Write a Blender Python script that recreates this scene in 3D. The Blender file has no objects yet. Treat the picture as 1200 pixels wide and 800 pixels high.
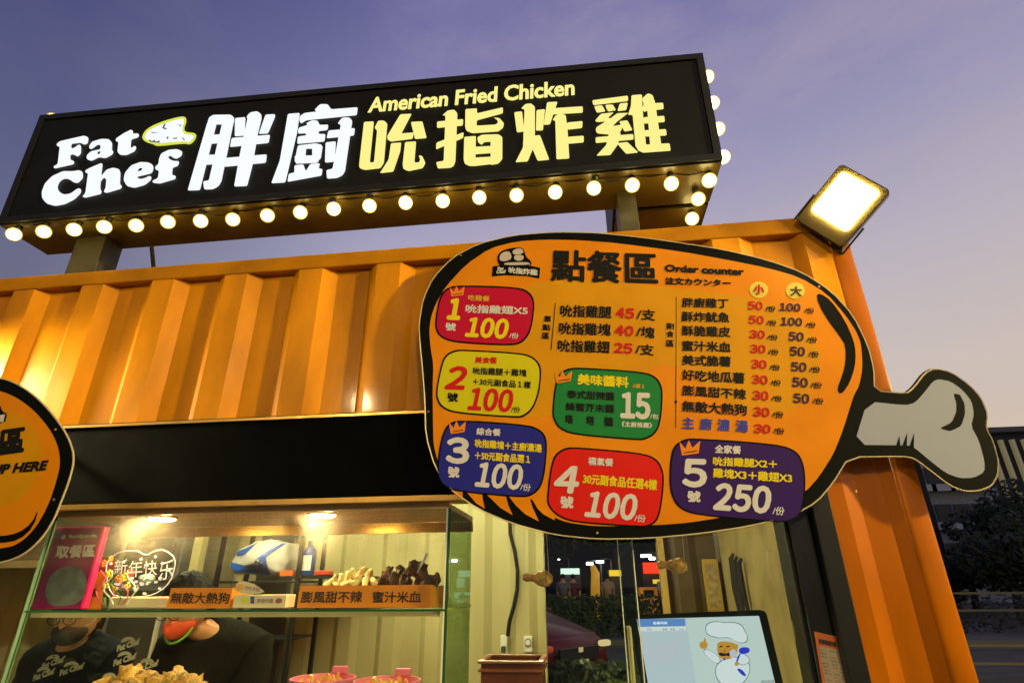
import bpy, bmesh, math, random
from mathutils import Vector, Matrix, noise
from mathutils.bvhtree import BVHTree
S = bpy.context.scene
C = S.collection
rnd = random.Random(7)
R = math.radians

# ------------------------------------------------------------------ camera
F, PITCH, YAW, ROLL = 651.71, 0.41272, -0.118695, 0.0082946
CAMY, CAMZ = -1.8, 1.45
_fwd = Vector((math.sin(YAW)*math.cos(PITCH), math.cos(YAW)*math.cos(PITCH), math.sin(PITCH)))
_r0 = Vector((math.cos(YAW), -math.sin(YAW), 0)); _d0 = _fwd.cross(_r0)
_r = math.cos(ROLL)*_r0 + math.sin(ROLL)*_d0
_d = -math.sin(ROLL)*_r0 + math.cos(ROLL)*_d0
cam = bpy.data.cameras.new('camera'); cam_o = bpy.data.objects.new('camera', cam); C.objects.link(cam_o)
cam.sensor_width = 36; cam.lens = F/1200*36; cam.clip_start = .05; cam.clip_end = 2000
mw = Matrix(((_r.x, -_d.x, -_fwd.x, 0), (_r.y, -_d.y, -_fwd.y, CAMY), (_r.z, -_d.z, -_fwd.z, CAMZ), (0, 0, 0, 1)))
cam_o.matrix_world = mw
S.camera = cam_o

def ray(x, y):
    return _r*((x-600)/F) + _d*((y-400)/F) + _fwd
def at(x, y, Y):                       # photo measurement -> real point on the upright plane y = Y
    q = ray(x, y); t = (Y-CAMY)/q.y
    return Vector((q.x*t, Y, CAMZ+q.z*t))
def atz(x, y, Z):
    q = ray(x, y); t = (Z-CAMZ)/q.z
    return Vector((q.x*t, CAMY+q.y*t, Z))

# ------------------------------------------------------------------ exposure and dusk sky
S.view_settings.view_transform = 'Standard'; S.view_settings.look = 'None'
S.view_settings.exposure = 0; S.view_settings.gamma = 1
S.render.engine = 'CYCLES'
S.cycles.use_denoising = True
S.cycles.max_bounces = 10; S.cycles.transparent_max_bounces = 24
S.cycles.sample_clamp_indirect = 6

def lin(c):
    return tuple(((v/255)/12.92 if v/255 <= .04045 else ((v/255+.055)/1.055)**2.4) for v in c) + (1,)

W = bpy.data.worlds.new("World"); S.world = W; W.use_nodes = True
nt = W.node_tree; nt.nodes.clear()
def N(t, **k):
    n = nt.nodes.new(t)
    for a, b in k.items(): setattr(n, a, b)
    return n
def ramp(n, stops):
    cr = n.color_ramp
    while len(cr.elements) > 1: cr.elements.remove(cr.elements[-1])
    cr.elements[0].position = stops[0][0]; cr.elements[0].color = stops[0][1]
    for p, c in stops[1:]:
        e = cr.elements.new(p); e.color = c
tc = N('ShaderNodeTexCoord')
sep = N('ShaderNodeSeparateXYZ'); nt.links.new(tc.outputs['Generated'], sep.inputs[0])
r1 = N('ShaderNodeValToRGB'); nt.links.new(sep.outputs['Z'], r1.inputs[0])
ramp(r1, [(0, lin((214, 176, 146))), (.14, lin((220, 200, 182))), (.30, lin((211, 200, 196))), (.46, lin((190, 184, 200))),
          (.62, lin((158, 154, 190))), (.80, lin((122, 119, 168))), (1, lin((94, 94, 146)))])
dt = N('ShaderNodeVectorMath', operation='DOT_PRODUCT'); nt.links.new(tc.outputs['Generated'], dt.inputs[0])
dt.inputs[1].default_value = (.80, .60, 0)
mr = N('ShaderNodeMapRange'); nt.links.new(dt.outputs['Value'], mr.inputs[0])
mr.inputs[1].default_value = -1; mr.inputs[2].default_value = 1
r2 = N('ShaderNodeValToRGB'); nt.links.new(mr.outputs[0], r2.inputs[0])
ramp(r2, [(0, (.10, .13, .22, 1)), (.38, (.26, .30, .44, 1)), (.50, (.52, .56, .66, 1)), (.60, (.86, .88, .92, 1)), (.72, (1, 1, .98, 1)), (1, (.92, .90, .86, 1))])
mx = N('ShaderNodeMix', data_type='RGBA', blend_type='MULTIPLY'); mx.inputs[0].default_value = 1
nt.links.new(r1.outputs[0], mx.inputs[6]); nt.links.new(r2.outputs[0], mx.inputs[7])
nz = N('ShaderNodeTexNoise'); nz.inputs['Scale'].default_value = 3.2; nz.inputs['Detail'].default_value = 6; nz.inputs['Roughness'].default_value = .6
mp = N('ShaderNodeMapping'); mp.inputs['Scale'].default_value = (1, 1, 2.6); mp.inputs['Rotation'].default_value = (.3, .2, .5)
nt.links.new(tc.outputs['Generated'], mp.inputs[0]); nt.links.new(mp.outputs[0], nz.inputs[0])
r3 = N('ShaderNodeValToRGB'); nt.links.new(nz.outputs[0], r3.inputs[0])
ramp(r3, [(.42, (0, 0, 0, 1)), (.75, (.30, .30, .30, 1))])
mx2 = N('ShaderNodeMix', data_type='RGBA', blend_type='MIX')
nt.links.new(r3.outputs[0], mx2.inputs[0]); nt.links.new(mx.outputs[2], mx2.inputs[6])
cl = N('ShaderNodeMix', data_type='RGBA', blend_type='MULTIPLY'); cl.inputs[0].default_value = 1
nt.links.new(r2.outputs[0], cl.inputs[6]); cl.inputs[7].default_value = lin((200, 184, 192)); nt.links.new(cl.outputs[2], mx2.inputs[7])
bg = N('ShaderNodeBackground'); bg.inputs[1].default_value = 1.0
nt.links.new(mx2.outputs[2], bg.inputs[0])
wo = N('ShaderNodeOutputWorld'); nt.links.new(bg.outputs[0], wo.inputs[0])

# ------------------------------------------------------------------ materials
MAT = {}
def mat(name, col, rough=.6, metal=0, var=0, vscale=6, bump=0, bscale=40, coat=0, emit=0, spec=.5, trans=0, stretch=None, dirt=None, sss=0):
    if name in MAT: return MAT[name]
    m = bpy.data.materials.new(name); m.use_nodes = True; t = m.node_tree
    b = t.nodes['Principled BSDF']
    c = tuple(col)[:3]+(1,)
    b.inputs['Base Color'].default_value = c; b.inputs['Roughness'].default_value = rough; b.inputs['Metallic'].default_value = metal
    b.inputs['Specular IOR Level'].default_value = spec
    if coat: b.inputs['Coat Weight'].default_value = coat; b.inputs['Coat Roughness'].default_value = .08
    if trans: b.inputs['Transmission Weight'].default_value = trans
    if sss: b.inputs['Subsurface Weight'].default_value = sss; b.inputs['Subsurface Scale'].default_value = .02
    if emit:
        b.inputs['Emission Color'].default_value = c; b.inputs['Emission Strength'].default_value = emit
    if var or bump or dirt:
        g = t.nodes.new('ShaderNodeTexCoord'); mpp = t.nodes.new('ShaderNodeMapping'); t.links.new(g.outputs['Object'], mpp.inputs[0])
        if stretch: mpp.inputs['Scale'].default_value = stretch
        n1 = t.nodes.new('ShaderNodeTexNoise'); n1.inputs['Scale'].default_value = vscale; n1.inputs['Detail'].default_value = 5
        t.links.new(mpp.outputs[0], n1.inputs[0])
        if var or dirt:
            rp = t.nodes.new('ShaderNodeValToRGB'); t.links.new(n1.outputs[0], rp.inputs[0])
            d = dirt or tuple(v*(1-var) for v in c[:3])
            rp.color_ramp.elements[0].position = .32; rp.color_ramp.elements[0].color = tuple(d)[:3]+(1,)
            rp.color_ramp.elements[1].position = .62 if not dirt else .5; rp.color_ramp.elements[1].color = tuple(min(1, v*(1+var*.35)) for v in c[:3])+(1,)
            t.links.new(rp.outputs[0], b.inputs['Base Color'])
            if emit: t.links.new(rp.outputs[0], b.inputs['Emission Color'])
            mr_ = t.nodes.new('ShaderNodeMapRange'); t.links.new(n1.outputs[0], mr_.inputs[0])
            mr_.inputs[3].default_value = min(1, rough*1.25); mr_.inputs[4].default_value = rough*.8
            t.links.new(mr_.outputs[0], b.inputs['Roughness'])
        if bump:
            n2 = t.nodes.new('ShaderNodeTexNoise'); n2.inputs['Scale'].default_value = bscale; n2.inputs['Detail'].default_value = 4
            t.links.new(mpp.outputs[0], n2.inputs[0])
            bp = t.nodes.new('ShaderNodeBump'); bp.inputs['Strength'].default_value = bump; bp.inputs['Distance'].default_value = .01
            t.links.new(n2.outputs[0], bp.inputs['Height']); t.links.new(bp.outputs[0], b.inputs['Normal'])
    MAT[name] = m
    return m
def emi(name, col, k):
    if name in MAT: return MAT[name]
    m = bpy.data.materials.new(name); m.use_nodes = True; t = m.node_tree; t.nodes.clear()
    e = t.nodes.new('ShaderNodeEmission'); o = t.nodes.new('ShaderNodeOutputMaterial')
    e.inputs[0].default_value = tuple(col)[:3]+(1,); e.inputs[1].default_value = k; t.links.new(e.outputs[0], o.inputs[0])
    MAT[name] = m
    return m
def glassm(name, tint=(.93, .98, .93), ior=1.5, grime=0):
    m = bpy.data.materials.new(name); m.use_nodes = True; t = m.node_tree; t.nodes.clear()
    o = t.nodes.new('ShaderNodeOutputMaterial'); tr = t.nodes.new('ShaderNodeBsdfTransparent'); tr.inputs[0].default_value = tint+(1,)
    gl = t.nodes.new('ShaderNodeBsdfGlossy'); gl.inputs['Roughness'].default_value = .02
    lw = t.nodes.new('ShaderNodeLayerWeight'); lw.inputs[0].default_value = .5
    pw = t.nodes.new('ShaderNodeMath'); pw.operation = 'POWER'; t.links.new(lw.outputs['Facing'], pw.inputs[0]); pw.inputs[1].default_value = 5
    f0 = ((ior-1)/(ior+1))**2
    fr = t.nodes.new('ShaderNodeMapRange'); t.links.new(pw.outputs[0], fr.inputs[0]); fr.inputs[3].default_value = f0; fr.inputs[4].default_value = .9
    ms = t.nodes.new('ShaderNodeMixShader'); t.links.new(fr.outputs[0], ms.inputs[0]); t.links.new(tr.outputs[0], ms.inputs[1]); t.links.new(gl.outputs[0], ms.inputs[2])
    last = ms
    if grime:
        g = t.nodes.new('ShaderNodeTexCoord'); n1 = t.nodes.new('ShaderNodeTexNoise'); n1.inputs['Scale'].default_value = 7; n1.inputs['Detail'].default_value = 3
        n2 = t.nodes.new('ShaderNodeTexNoise'); n2.inputs['Scale'].default_value = 160; n2.inputs['Detail'].default_value = 3
        t.links.new(g.outputs['Object'], n1.inputs[0]); t.links.new(g.outputs['Object'], n2.inputs[0])
        mu = t.nodes.new('ShaderNodeMath'); mu.operation = 'MULTIPLY'; t.links.new(n1.outputs[0], mu.inputs[0]); t.links.new(n2.outputs[0], mu.inputs[1])
        sx = t.nodes.new('ShaderNodeSeparateXYZ'); t.links.new(g.outputs['Object'], sx.inputs[0])
        hz = t.nodes.new('ShaderNodeMapRange'); t.links.new(sx.outputs['Z'], hz.inputs[0]); hz.inputs[1].default_value = 1.50; hz.inputs[2].default_value = 1.68
        hz.inputs[3].default_value = .05; hz.inputs[4].default_value = 1
        m2 = t.nodes.new('ShaderNodeMapRange'); t.links.new(mu.outputs[0], m2.inputs[0]); m2.inputs[1].default_value = .15; m2.inputs[2].default_value = .5
        m2.inputs[3].default_value = 0; m2.inputs[4].default_value = grime
        m3 = t.nodes.new('ShaderNodeMath'); m3.operation = 'MULTIPLY'; t.links.new(m2.outputs[0], m3.inputs[0]); t.links.new(hz.outputs[0], m3.inputs[1])
        df = t.nodes.new('ShaderNodeBsdfTranslucent'); df.inputs[0].default_value = (.8, .8, .72, 1)
        mm = t.nodes.new('ShaderNodeMixShader'); t.links.new(m3.outputs[0], mm.inputs[0]); t.links.new(ms.outputs[0], mm.inputs[1]); t.links.new(df.outputs[0], mm.inputs[2])
        last = mm
    t.links.new(last.outputs[0], o.inputs[0])
    MAT[name] = m
    return m

ORANGE = mat('orange_container_paint', (.74, .27, .0), .33, var=.34, vscale=4.5, bump=.24, bscale=7, coat=.2, spec=.10, stretch=(1, 1, .35))
ORANGE_RAIL = mat('orange_rail_paint', (.50, .19, .0), .42, var=.25, vscale=5, bump=.10, bscale=30, coat=.04, spec=.08)
BLACK = mat('matt_black_panel', (.0022, .0022, .0018), .7, var=.2, vscale=10, spec=.02)
BLACKF = mat('black_painted_steel', (.010, .010, .010), .45, var=.3, vscale=8, spec=.25)
STEELY = mat('dark_galvanised_steel', (.10, .085, .06), .5, metal=.3, var=.5, vscale=9, bump=.05)
GOLD = mat('brushed_gold_trim', (.72, .42, .10), .3, metal=.8, var=.15, vscale=20)
CREAM = mat('cream_inner_wall_paint', (.47, .43, .20), .5, var=.14, vscale=3, bump=.05, bscale=14, stretch=(1, 1, .3))
CREAMD = mat('aged_cream_paint', (.44, .37, .15), .5, var=.3, vscale=4, bump=.04)
STAINLESS = mat('stainless_steel', (.55, .55, .50), .32, metal=.85, var=.15, vscale=4, stretch=(1, 1, 12))
DARKIN = mat('dark_kitchen_panel', (.045, .042, .03), .5, var=.4, vscale=5)
WOOD = mat('warm_plywood_board', (.50, .34, .14), .5, var=.25, vscale=4, stretch=(1, 8, 8))
GLASS = glassm('clear_window_glass')
GLASSG = glassm('dusty_display_glass', (.94, .98, .92), ior=1.4, grime=.45)
GLASSS = glassm('green_side_glass', (.70, .84, .62), ior=1.16)
GEDGE = mat('green_glass_edge', (.25, .42, .22), .15, spec=.8)
GEDGED = mat('deep_green_glass_edge', (.02, .09, .03), .12, spec=.8)
ALU = mat('pale_glass_edge', (.78, .76, .60), .2, spec=.8)
PAPERW = mat('white_print', (.80, .79, .76), .45)
ASPHALT = mat('asphalt', (.034, .034, .035), .85, var=.35, vscale=1.3, bump=.3, bscale=120)

# ------------------------------------------------------------------ mesh helpers
def obj(name, bm, m=None, parent=None, smooth=False, kind=None):
    me = bpy.data.meshes.new(name)
    if isinstance(bm, bmesh.types.BMesh):
        bm.to_mesh(me); bm.free()
    else:
        me.from_pydata(bm[0], [], bm[1])
    for mm in (m if isinstance(m, (list, tuple)) else [m]):
        if mm: me.materials.append(mm)
    if smooth:
        me.polygons.foreach_set('use_smooth', [True]*len(me.polygons))
        if smooth != 'all':
            try: me.set_sharp_from_angle(angle=R(40))
            except Exception: pass
    o = bpy.data.objects.new(name, me); C.objects.link(o)
    if parent is not None:
        o.parent = parent; o.matrix_parent_inverse = Matrix.Translation(-parent_loc(parent))
    if kind: o['kind'] = kind
    return o
def parent_loc(p):
    v = Vector(p.location)
    q = p.parent
    return v
def thing(name, label, cat, loc=(0, 0, 0), group=None):
    o = bpy.data.objects.new(name, None); C.objects.link(o); o.location = loc; o.empty_display_size = .1
    o['label'] = label; o['category'] = cat
    if group: o['group'] = group
    return o
def tag(o, label, cat, group=None):
    o['label'] = label; o['category'] = cat
    if group: o['group'] = group
    return o
def B(bm, x0, x1, y0, y1, z0, z1, bev=0):
    vs = [bm.verts.new((x, y, z)) for x in (x0, x1) for y in (y0, y1) for z in (z0, z1)]
    f = []
    for q in ((0, 1, 3, 2), (4, 6, 7, 5), (0, 4, 5, 1), (2, 3, 7, 6), (0, 2, 6, 4), (1, 5, 7, 3)):
        f.append(bm.faces.new([vs[i] for i in q]))
    if bev:
        es = list({e for v in vs for e in v.link_edges})
        bmesh.ops.bevel(bm, geom=es, offset=bev, segments=2, affect='EDGES', profile=.5)
    return bm
def box(name, x0, x1, y0, y1, z0, z1, m, parent=None, bev=0, **k):
    return obj(name, B(bmesh.new(), min(x0, x1), max(x0, x1), min(y0, y1), max(y0, y1), min(z0, z1), max(z0, z1), bev), m, parent, **k)
def tube(bm, pts, r, n=8, cap=True):
    pts = [Vector(p) for p in pts]; rings = []
    for i, p in enumerate(pts):
        t = (pts[min(i+1, len(pts)-1)]-pts[max(i-1, 0)]).normalized()
        a = t.orthogonal().normalized() if i == 0 else (a_-t*a_.dot(t)).normalized()
        a_ = a; b = t.cross(a); rr = r[i] if isinstance(r, (list, tuple)) else r
        rings.append([bm.verts.new(p+(a*math.cos(k*2*math.pi/n)+b*math.sin(k*2*math.pi/n))*rr) for k in range(n)])
    for i in range(len(rings)-1):
        for k in range(n):
            bm.faces.new((rings[i][k], rings[i][(k+1) % n], rings[i+1][(k+1) % n], rings[i+1][k]))
    if cap:
        bm.faces.new(rings[0][::-1]); bm.faces.new(rings[-1])
    return bm
def lathe(bm, prof, c=(0, 0, 0), n=20):
    rings = []
    for r, z in prof:
        rings.append([bm.verts.new((c[0]+r*math.cos(2*math.pi*k/n), c[1]+r*math.sin(2*math.pi*k/n), c[2]+z)) for k in range(n)])
    for i in range(len(rings)-1):
        for k in range(n): bm.faces.new((rings[i][k], rings[i][(k+1) % n], rings[i+1][(k+1) % n], rings[i+1][k]))
    bm.faces.new(rings[0][::-1]); bm.faces.new(rings[-1])
    return bm
def sphere(bm, c, r, sub=2, sc=(1, 1, 1)):
    g = bmesh.ops.create_icosphere(bm, subdivisions=sub, radius=r)
    for v in g['verts']: v.co = Vector((v.co.x*sc[0], v.co.y*sc[1], v.co.z*sc[2]))+Vector(c)
    return g['verts']
def chaikin(p, it=2, cut=.25, mx_=None):
    for _ in range(it):
        q = []
        for i in range(len(p)):
            a, b = Vector(p[i]), Vector(p[(i+1) % len(p)])
            L = (b-a).length; c = cut if mx_ is None else min(cut, mx_/max(L, 1e-6))
            q += [a.lerp(b, c), a.lerp(b, 1-c)]
        p = q
        if mx_ is not None: mx_ *= .45
    return [tuple(v) for v in p]
def crop(ox, oy, s, pts):
    return [(ox+x/s, oy+y/s) for x, y in pts]
def slab(bm, pts, back, front=None):
    """polygon of 3-D points (front face) extruded by vector back"""
    f = [bm.verts.new(p) for p in pts]; b = [bm.verts.new(Vector(p)+back) for p in pts]
    n = len(pts)
    bm.faces.new(f); bm.faces.new(b[::-1])
    for i in range(n): bm.faces.new((f[i], b[i], b[(i+1) % n], f[(i+1) % n]))
def poly_on(name, polys, plane, off, m, parent, thick=.0003, rnd_=None, it=2, step=.00008):
    """flat shapes given in photo measurements, laid on a plane function plane(x, y, off)"""
    bm = bmesh.new()
    for k, p in enumerate(polys):
        if rnd_ is not None: p = chaikin(p, it, .25, rnd_)
        P = [plane(x, y, off+k*step) for x, y in p]
        slab(bm, P, (plane(p[0][0], p[0][1], off-thick)-plane(p[0][0], p[0][1], off)))
    bm.normal_update()
    bmesh.ops.triangulate(bm, faces=[f for f in bm.faces if len(f.verts) > 4], ngon_method='EAR_CLIP')
    bmesh.ops.recalc_face_normals(bm, faces=bm.faces)
    return obj(name, bm, m, parent)

_tc = {}
def text_mesh(s, off, shear):
    key = (s, off, shear)
    if key in _tc: return _tc[key]
    c = bpy.data.curves.new('lettering', 'FONT'); c.body = s; c.offset = off; c.shear = shear; c.resolution_u = 3
    o = bpy.data.objects.new('lettering', c); C.objects.link(o)
    dg = bpy.context.evaluated_depsgraph_get(); dg.update()
    e = o.evaluated_get(dg); me = e.to_mesh()
    vs = [v.co.copy() for v in me.vertices]; fs = [tuple(p.vertices) for p in me.polygons]
    e.to_mesh_clear(); bpy.data.objects.remove(o); bpy.data.curves.remove(c)
    _tc[key] = (vs, fs)
    return vs, fs
def digits_mesh(s, shear):
    key = ('d', s, shear)
    if key in _tc: return _tc[key]
    V_, F_, X = [], [], 0
    for ch in s:
        vs, fs = text_mesh(chr(ord(ch)+0xFEE0), 0, 0)
        x0 = min(v.x for v in vs); x1 = max(v.x for v in vs); b = len(V_)
        V_ += [Vector((X+(v.x-x0)*1.12+shear*v.y, v.y, 0)) for v in vs]; F_ += [tuple(i+b for i in f) for f in fs]
        X += (x1-x0)*1.12+.13
    _tc[key] = (V_, F_)
    return _tc[key]
def lettering(s, bl, br, tl, plane, off, m, parent, bold=.0, shear=0, noff=0, warp=None, name='lettering'):
    """text whose bounding box is laid on the quad bl, br, tl (photo measurements) of a real plane"""
    dig = s.isdigit() and s.isascii()
    if dig: bold = max(bold, .012)+.035
    vs, fs = digits_mesh(s, shear) if dig else text_mesh(s.replace('1', '１') if any(ord(c) > 255 for c in s) else s, noff, shear)
    x0 = min(v.x for v in vs); x1 = max(v.x for v in vs); y0 = min(v.y for v in vs); y1 = max(v.y for v in vs)
    if y1-y0 < 1e-5: y1 = y0+1
    O = plane(*bl, off); U = plane(*br, off)-O; V = plane(*tl, off)-O
    nrm = plane(bl[0], bl[1], off+1)-plane(bl[0], bl[1], off)
    offs = [(0, 0)]
    if bold:
        b = bold*V.length
        k = 8 if bold > .03 else 6
        offs += [(b*math.cos(a*2*math.pi/k), b*math.sin(a*2*math.pi/k)) for a in range(k)]
    V_, U_ = V.normalized(), U.normalized()
    out, fo = [], []
    for i, (a, b) in enumerate(offs):
        base = len(out)
        for v in vs:
            out.append(O+U*((v.x-x0)/(x1-x0))+V*((v.y-y0)/(y1-y0))+U_*a+V_*b+nrm*(i*.00004))
        fo += [tuple(j+base for j in f) for f in fs]
    if warp: out = [warp(p) for p in out]
    return obj(name, (out, fo), m, parent)
def wall_plane(Y):
    return lambda x, y, off: at(x, y, Y-off)

def corrugated(name, x0, x1, z0, z1, m, parent, y=0, d=.032, anchor=-.65, period=.318, inward=1, w=(.095, .052, .13, .041), thick=.003, skin=.0):
    """trapezoid profile: outer flat ends at anchor + k*period, then slant in, inner flat, slant out"""
    segs = []
    k = math.floor((x0-anchor)/period)-1
    x = anchor+k*period-w[0]
    pr = []
    while x < x1+period:
        pr += [(x, 0), (x+w[0], 0), (x+w[0]+w[1], d), (x+w[0]+w[1]+w[2], d)]
        x += period
    pts = []
    def yat(X):
        for (a, ya), (b, yb) in zip(pr, pr[1:]):
            if a <= X <= b: return ya+(yb-ya)*(X-a)/(b-a)
        return 0
    pts = [(x0, yat(x0))]+[p for p in pr if x0 < p[0] < x1]+[(x1, yat(x1))]
    bm = bmesh.new()
    nz_ = 5
    grid = []
    for X, dy in pts:
        col = []
        for j in range(nz_+1):
            z = z0+(z1-z0)*j/nz_
            wob = 0
            col.append((X, y+inward*(dy+wob), z))
        grid.append(col)
    F_ = [[bm.verts.new(p) for p in c] for c in grid]
    K_ = [[bm.verts.new((p[0], p[1]+inward*thick, p[2])) for p in c] for c in grid]
    for i in range(len(grid)-1):
        for j in range(nz_):
            bm.faces.new((F_[i][j], F_[i+1][j], F_[i+1][j+1], F_[i][j+1]))
            bm.faces.new((K_[i][j], K_[i][j+1], K_[i+1][j+1], K_[i+1][j]))
    es = [e for e in bm.edges if abs(e.verts[0].co.x-e.verts[1].co.x) < 1e-6 and e.calc_face_angle(0) > .2]
    bmesh.ops.bevel(bm, geom=es, offset=.005, segments=3, affect='EDGES', profile=.5)
    bmesh.ops.recalc_face_normals(bm, faces=bm.faces)
    return obj(name, bm, m, parent)

# ================================================================== SETTING
def ground():
    g = obj('ground', ([(-700, -300, 0), (900, -300, 0), (900, 1200, 0), (-700, 1200, 0)], [(0, 1, 2, 3)]), mat('rough_paving', (.036, .035, .033), .85, var=.4, vscale=.6, bump=.4, bscale=60), kind='structure')
    r = obj('road', ([(-200, 5.5, .004), (300, 5.5, .004), (300, 14.6, .004), (-200, 14.6, .004)], [(0, 1, 2, 3)]), ASPHALT, kind='structure')
    paint = mat('worn_road_paint', (.16, .15, .10), .8, var=.6, vscale=8)
    bm = bmesh.new()
    for x0, x1, y0 in ((-60, 120, 8.2), (-60, 120, 14.2)):
        for q in range(int((x1-x0)/6)):
            X = x0+q*6
            L = 6 if y0 > 9 else 3.4
            f = bm.faces.new([bm.verts.new(p) for p in ((X, y0, .009), (X+L, y0, .009), (X+L, y0+.14, .009), (X, y0+.14, .009))])
    obj('road_markings', bm, paint, kind='structure')
    box('kerb', -200, 300, 14.62, 14.9, 0, .13, mat('concrete_kerb', (.12, .115, .10), .8, var=.2, vscale=4), kind='structure')
    box('pavement', -200, 300, 14.902, 22, 0, .125, mat('concrete_paving', (.07, .068, .06), .85, var=.3, vscale=3, bump=.3), kind='structure')
ground()

# ================================================================== CONTAINER STALL
XL = -5.2; XR = .995; ZT = 2.672; ZF = .16; YB = 2.44
stall = thing('container_stall', 'orange shipping container converted into a fried chicken stall with black fascia', 'food stall', (-2, 1.2, 0))
corrugated('corrugated_panel', XL, .925, 2.0, 2.609, ORANGE, stall)
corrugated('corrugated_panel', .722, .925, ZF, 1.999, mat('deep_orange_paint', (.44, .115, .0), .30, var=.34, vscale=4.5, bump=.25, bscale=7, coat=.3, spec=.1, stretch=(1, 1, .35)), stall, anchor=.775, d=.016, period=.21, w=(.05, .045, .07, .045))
# lower front wall under the counter
corrugated('corrugated_panel', XL, .605, ZF, 1.02, ORANGE, stall)
box('top_rail', XL, XR, -.004, .06, 2.607, ZT, ORANGE_RAIL, stall, bev=.005)
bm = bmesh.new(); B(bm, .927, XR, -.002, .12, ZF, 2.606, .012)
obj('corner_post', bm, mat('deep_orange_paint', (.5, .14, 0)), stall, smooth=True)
# stamped corner plate details
box('bottom_rail', XL, XR, -.004, .10, .03, ZF-.003, ORANGE_RAIL, stall, bev=.004)
box('roof', XL, XR, .062, YB, 2.60, 2.655, ORANGE_RAIL, stall)
box('floor', XL, XR-.03, .09, YB-.05, .10, ZF, mat('plywood_floor', (.16, .11, .06), .7, var=.3), stall)
box('end_wall', .926, .94, .125, YB-.002, ZF, 2.598, CREAMD, stall)
box('end_wall', .958, XR-.003, .122, YB-.002, .04, 2.598, ORANGE, stall)
box('end_wall', XL-.04, XL, 0, YB, .04, 2.6, CREAM, stall)
# back wall, pale corrugated, with an opening between x=-.30 and x=.53
corrugated('back_wall', XL, -.30, ZF, 2.598, CREAM, stall, y=YB, inward=1, d=.03, anchor=-.40)
corrugated('back_wall', .55, .926, ZF, 2.598, mat('dark_brown_panel', (.10, .075, .03), .5, var=.2), stall, y=YB, inward=1, d=.03, anchor=.72)  # wall piece right of the opening, dark brown
box('back_wall', -.30, .55, YB, YB+.03, 2.12, 2.598, CREAM, stall)
box('door_frame', .505, .549, YB-.03, YB+.04, ZF, 2.12, mat('yellowed_door_frame', (.62, .44, .12), .45, var=.2), stall, bev=.003)
box('door_frame', -.3, -.285, YB-.02, YB+.035, ZF, 2.12, CREAM, stall, bev=.003)
# fascia and trims
box('fascia', XL, .6045, -.030, .05, 1.715, 1.992, BLACK, stall, bev=.003)
box('fascia_gap', XL, .6045, -.012, .03, 1.9935, 2.003, BLACK, stall)
box('fascia_trim', XL, .6045, -.036, -.0302, 1.984, 1.9932, GOLD, stall)
box('fascia_trim', XL, .6045, -.034, .06, 1.697, 1.7135, GOLD, stall)
# window frame to the right
fr = box('window_frame', .668, .7215, -.022, .10, 1.02, 1.998, BLACKF, stall, bev=.003)
box('window_frame', .6055, .6665, .012, .16, 1.02, 1.998, mat('dark_olive_jamb', (.020, .021, .014), .25, var=.2, coat=.3), stall, bev=.003)
box('fascia', .6055, .7215, -.026, .011, 1.9985, 2.0, BLACKF, stall)
# counter
box('counter_top', XL, .604, -.12, .50, 1.024, 1.06, STAINLESS, stall, bev=.004)

# ------------------------------------------------------------------ inside furniture
def inner(name, label, cat, group=None, loc=None): return thing(name, label, cat, loc or (-2.2, 2, ZF), group)
# cream wall cabinet at upper left, with rail under it
P0 = at(75, 600, 1.9); P1 = at(150, 640, 1.9)
cab = inner('wall_cabinet', 'cream kitchen extractor housing hung high behind the pink pickup sign', 'extractor', loc=(-3, 2.1, 1.5))
a = at(20, 660, 2.0); b = at(150, 612, 2.0)
box('hood_panel', a.x-.8, b.x, 2.0, 2.40, 1.60, 2.1, STAINLESS, cab, bev=.01)
box('hood_lip', a.x-.8, b.x+.02, 1.93, 1.998, 1.585, 1.635, CREAM, cab, bev=.004)
sl = bmesh.new()
for k in range(9): B(sl, b.x-.55+k*.055, b.x-.52+k*.055, 1.992, 1.9995, 1.80, 1.86)
obj('vent_slots', sl, BLACK, cab)
# tall stainless fridge with a dark window
f0 = at(152, 600, 1.75).x; f1 = at(222, 600, 1.75).x
fg = inner('display_fridge', 'tall stainless fridge with a dark glass door behind the acrylic heart', 'fridge', loc=((f0+f1)/2, 2, ZF))
box('cabinet_body', f0, f1, 1.76, 2.38, ZF, 1.90, STAINLESS, fg, bev=.008)
box('door_glass', f0+.05, f1-.05, 1.74, 1.757, 1.50, 1.80, DARKIN, fg, bev=.004)
box('door_glass', f0+.05, f1-.05, 1.74, 1.757, .75, 1.44, DARKIN, fg, bev=.004)
box('door_handle', f1-.035, f1-.02, 1.70, 1.735, 1.0, 1.4, ALU, fg, bev=.004)
# cream post/door leaf
d0 = at(226, 640, 1.6).x; d1 = at(236, 640, 1.6).x
ds = thing('partition_post', 'cream vertical partition post behind the two workers', 'post', (d0, 1.6, ZF))
box('post_body', d0, d1, 1.6, 1.66, ZF, 2.1, CREAM, ds, bev=.003)
dp = thing('partition_panel', 'dark kitchen partition panel between fridge and storage rack', 'panel', (d1+.3, 2.2, ZF))
box('panel_sheet', d1, at(345, 640, 2.3).x, 2.28, 2.33, ZF, 2.3, DARKIN, dp)
box('panel_cap', d1, at(345, 640, 2.3).x, 2.26, 2.279, 1.93, 1.98, CREAM, dp)
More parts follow.
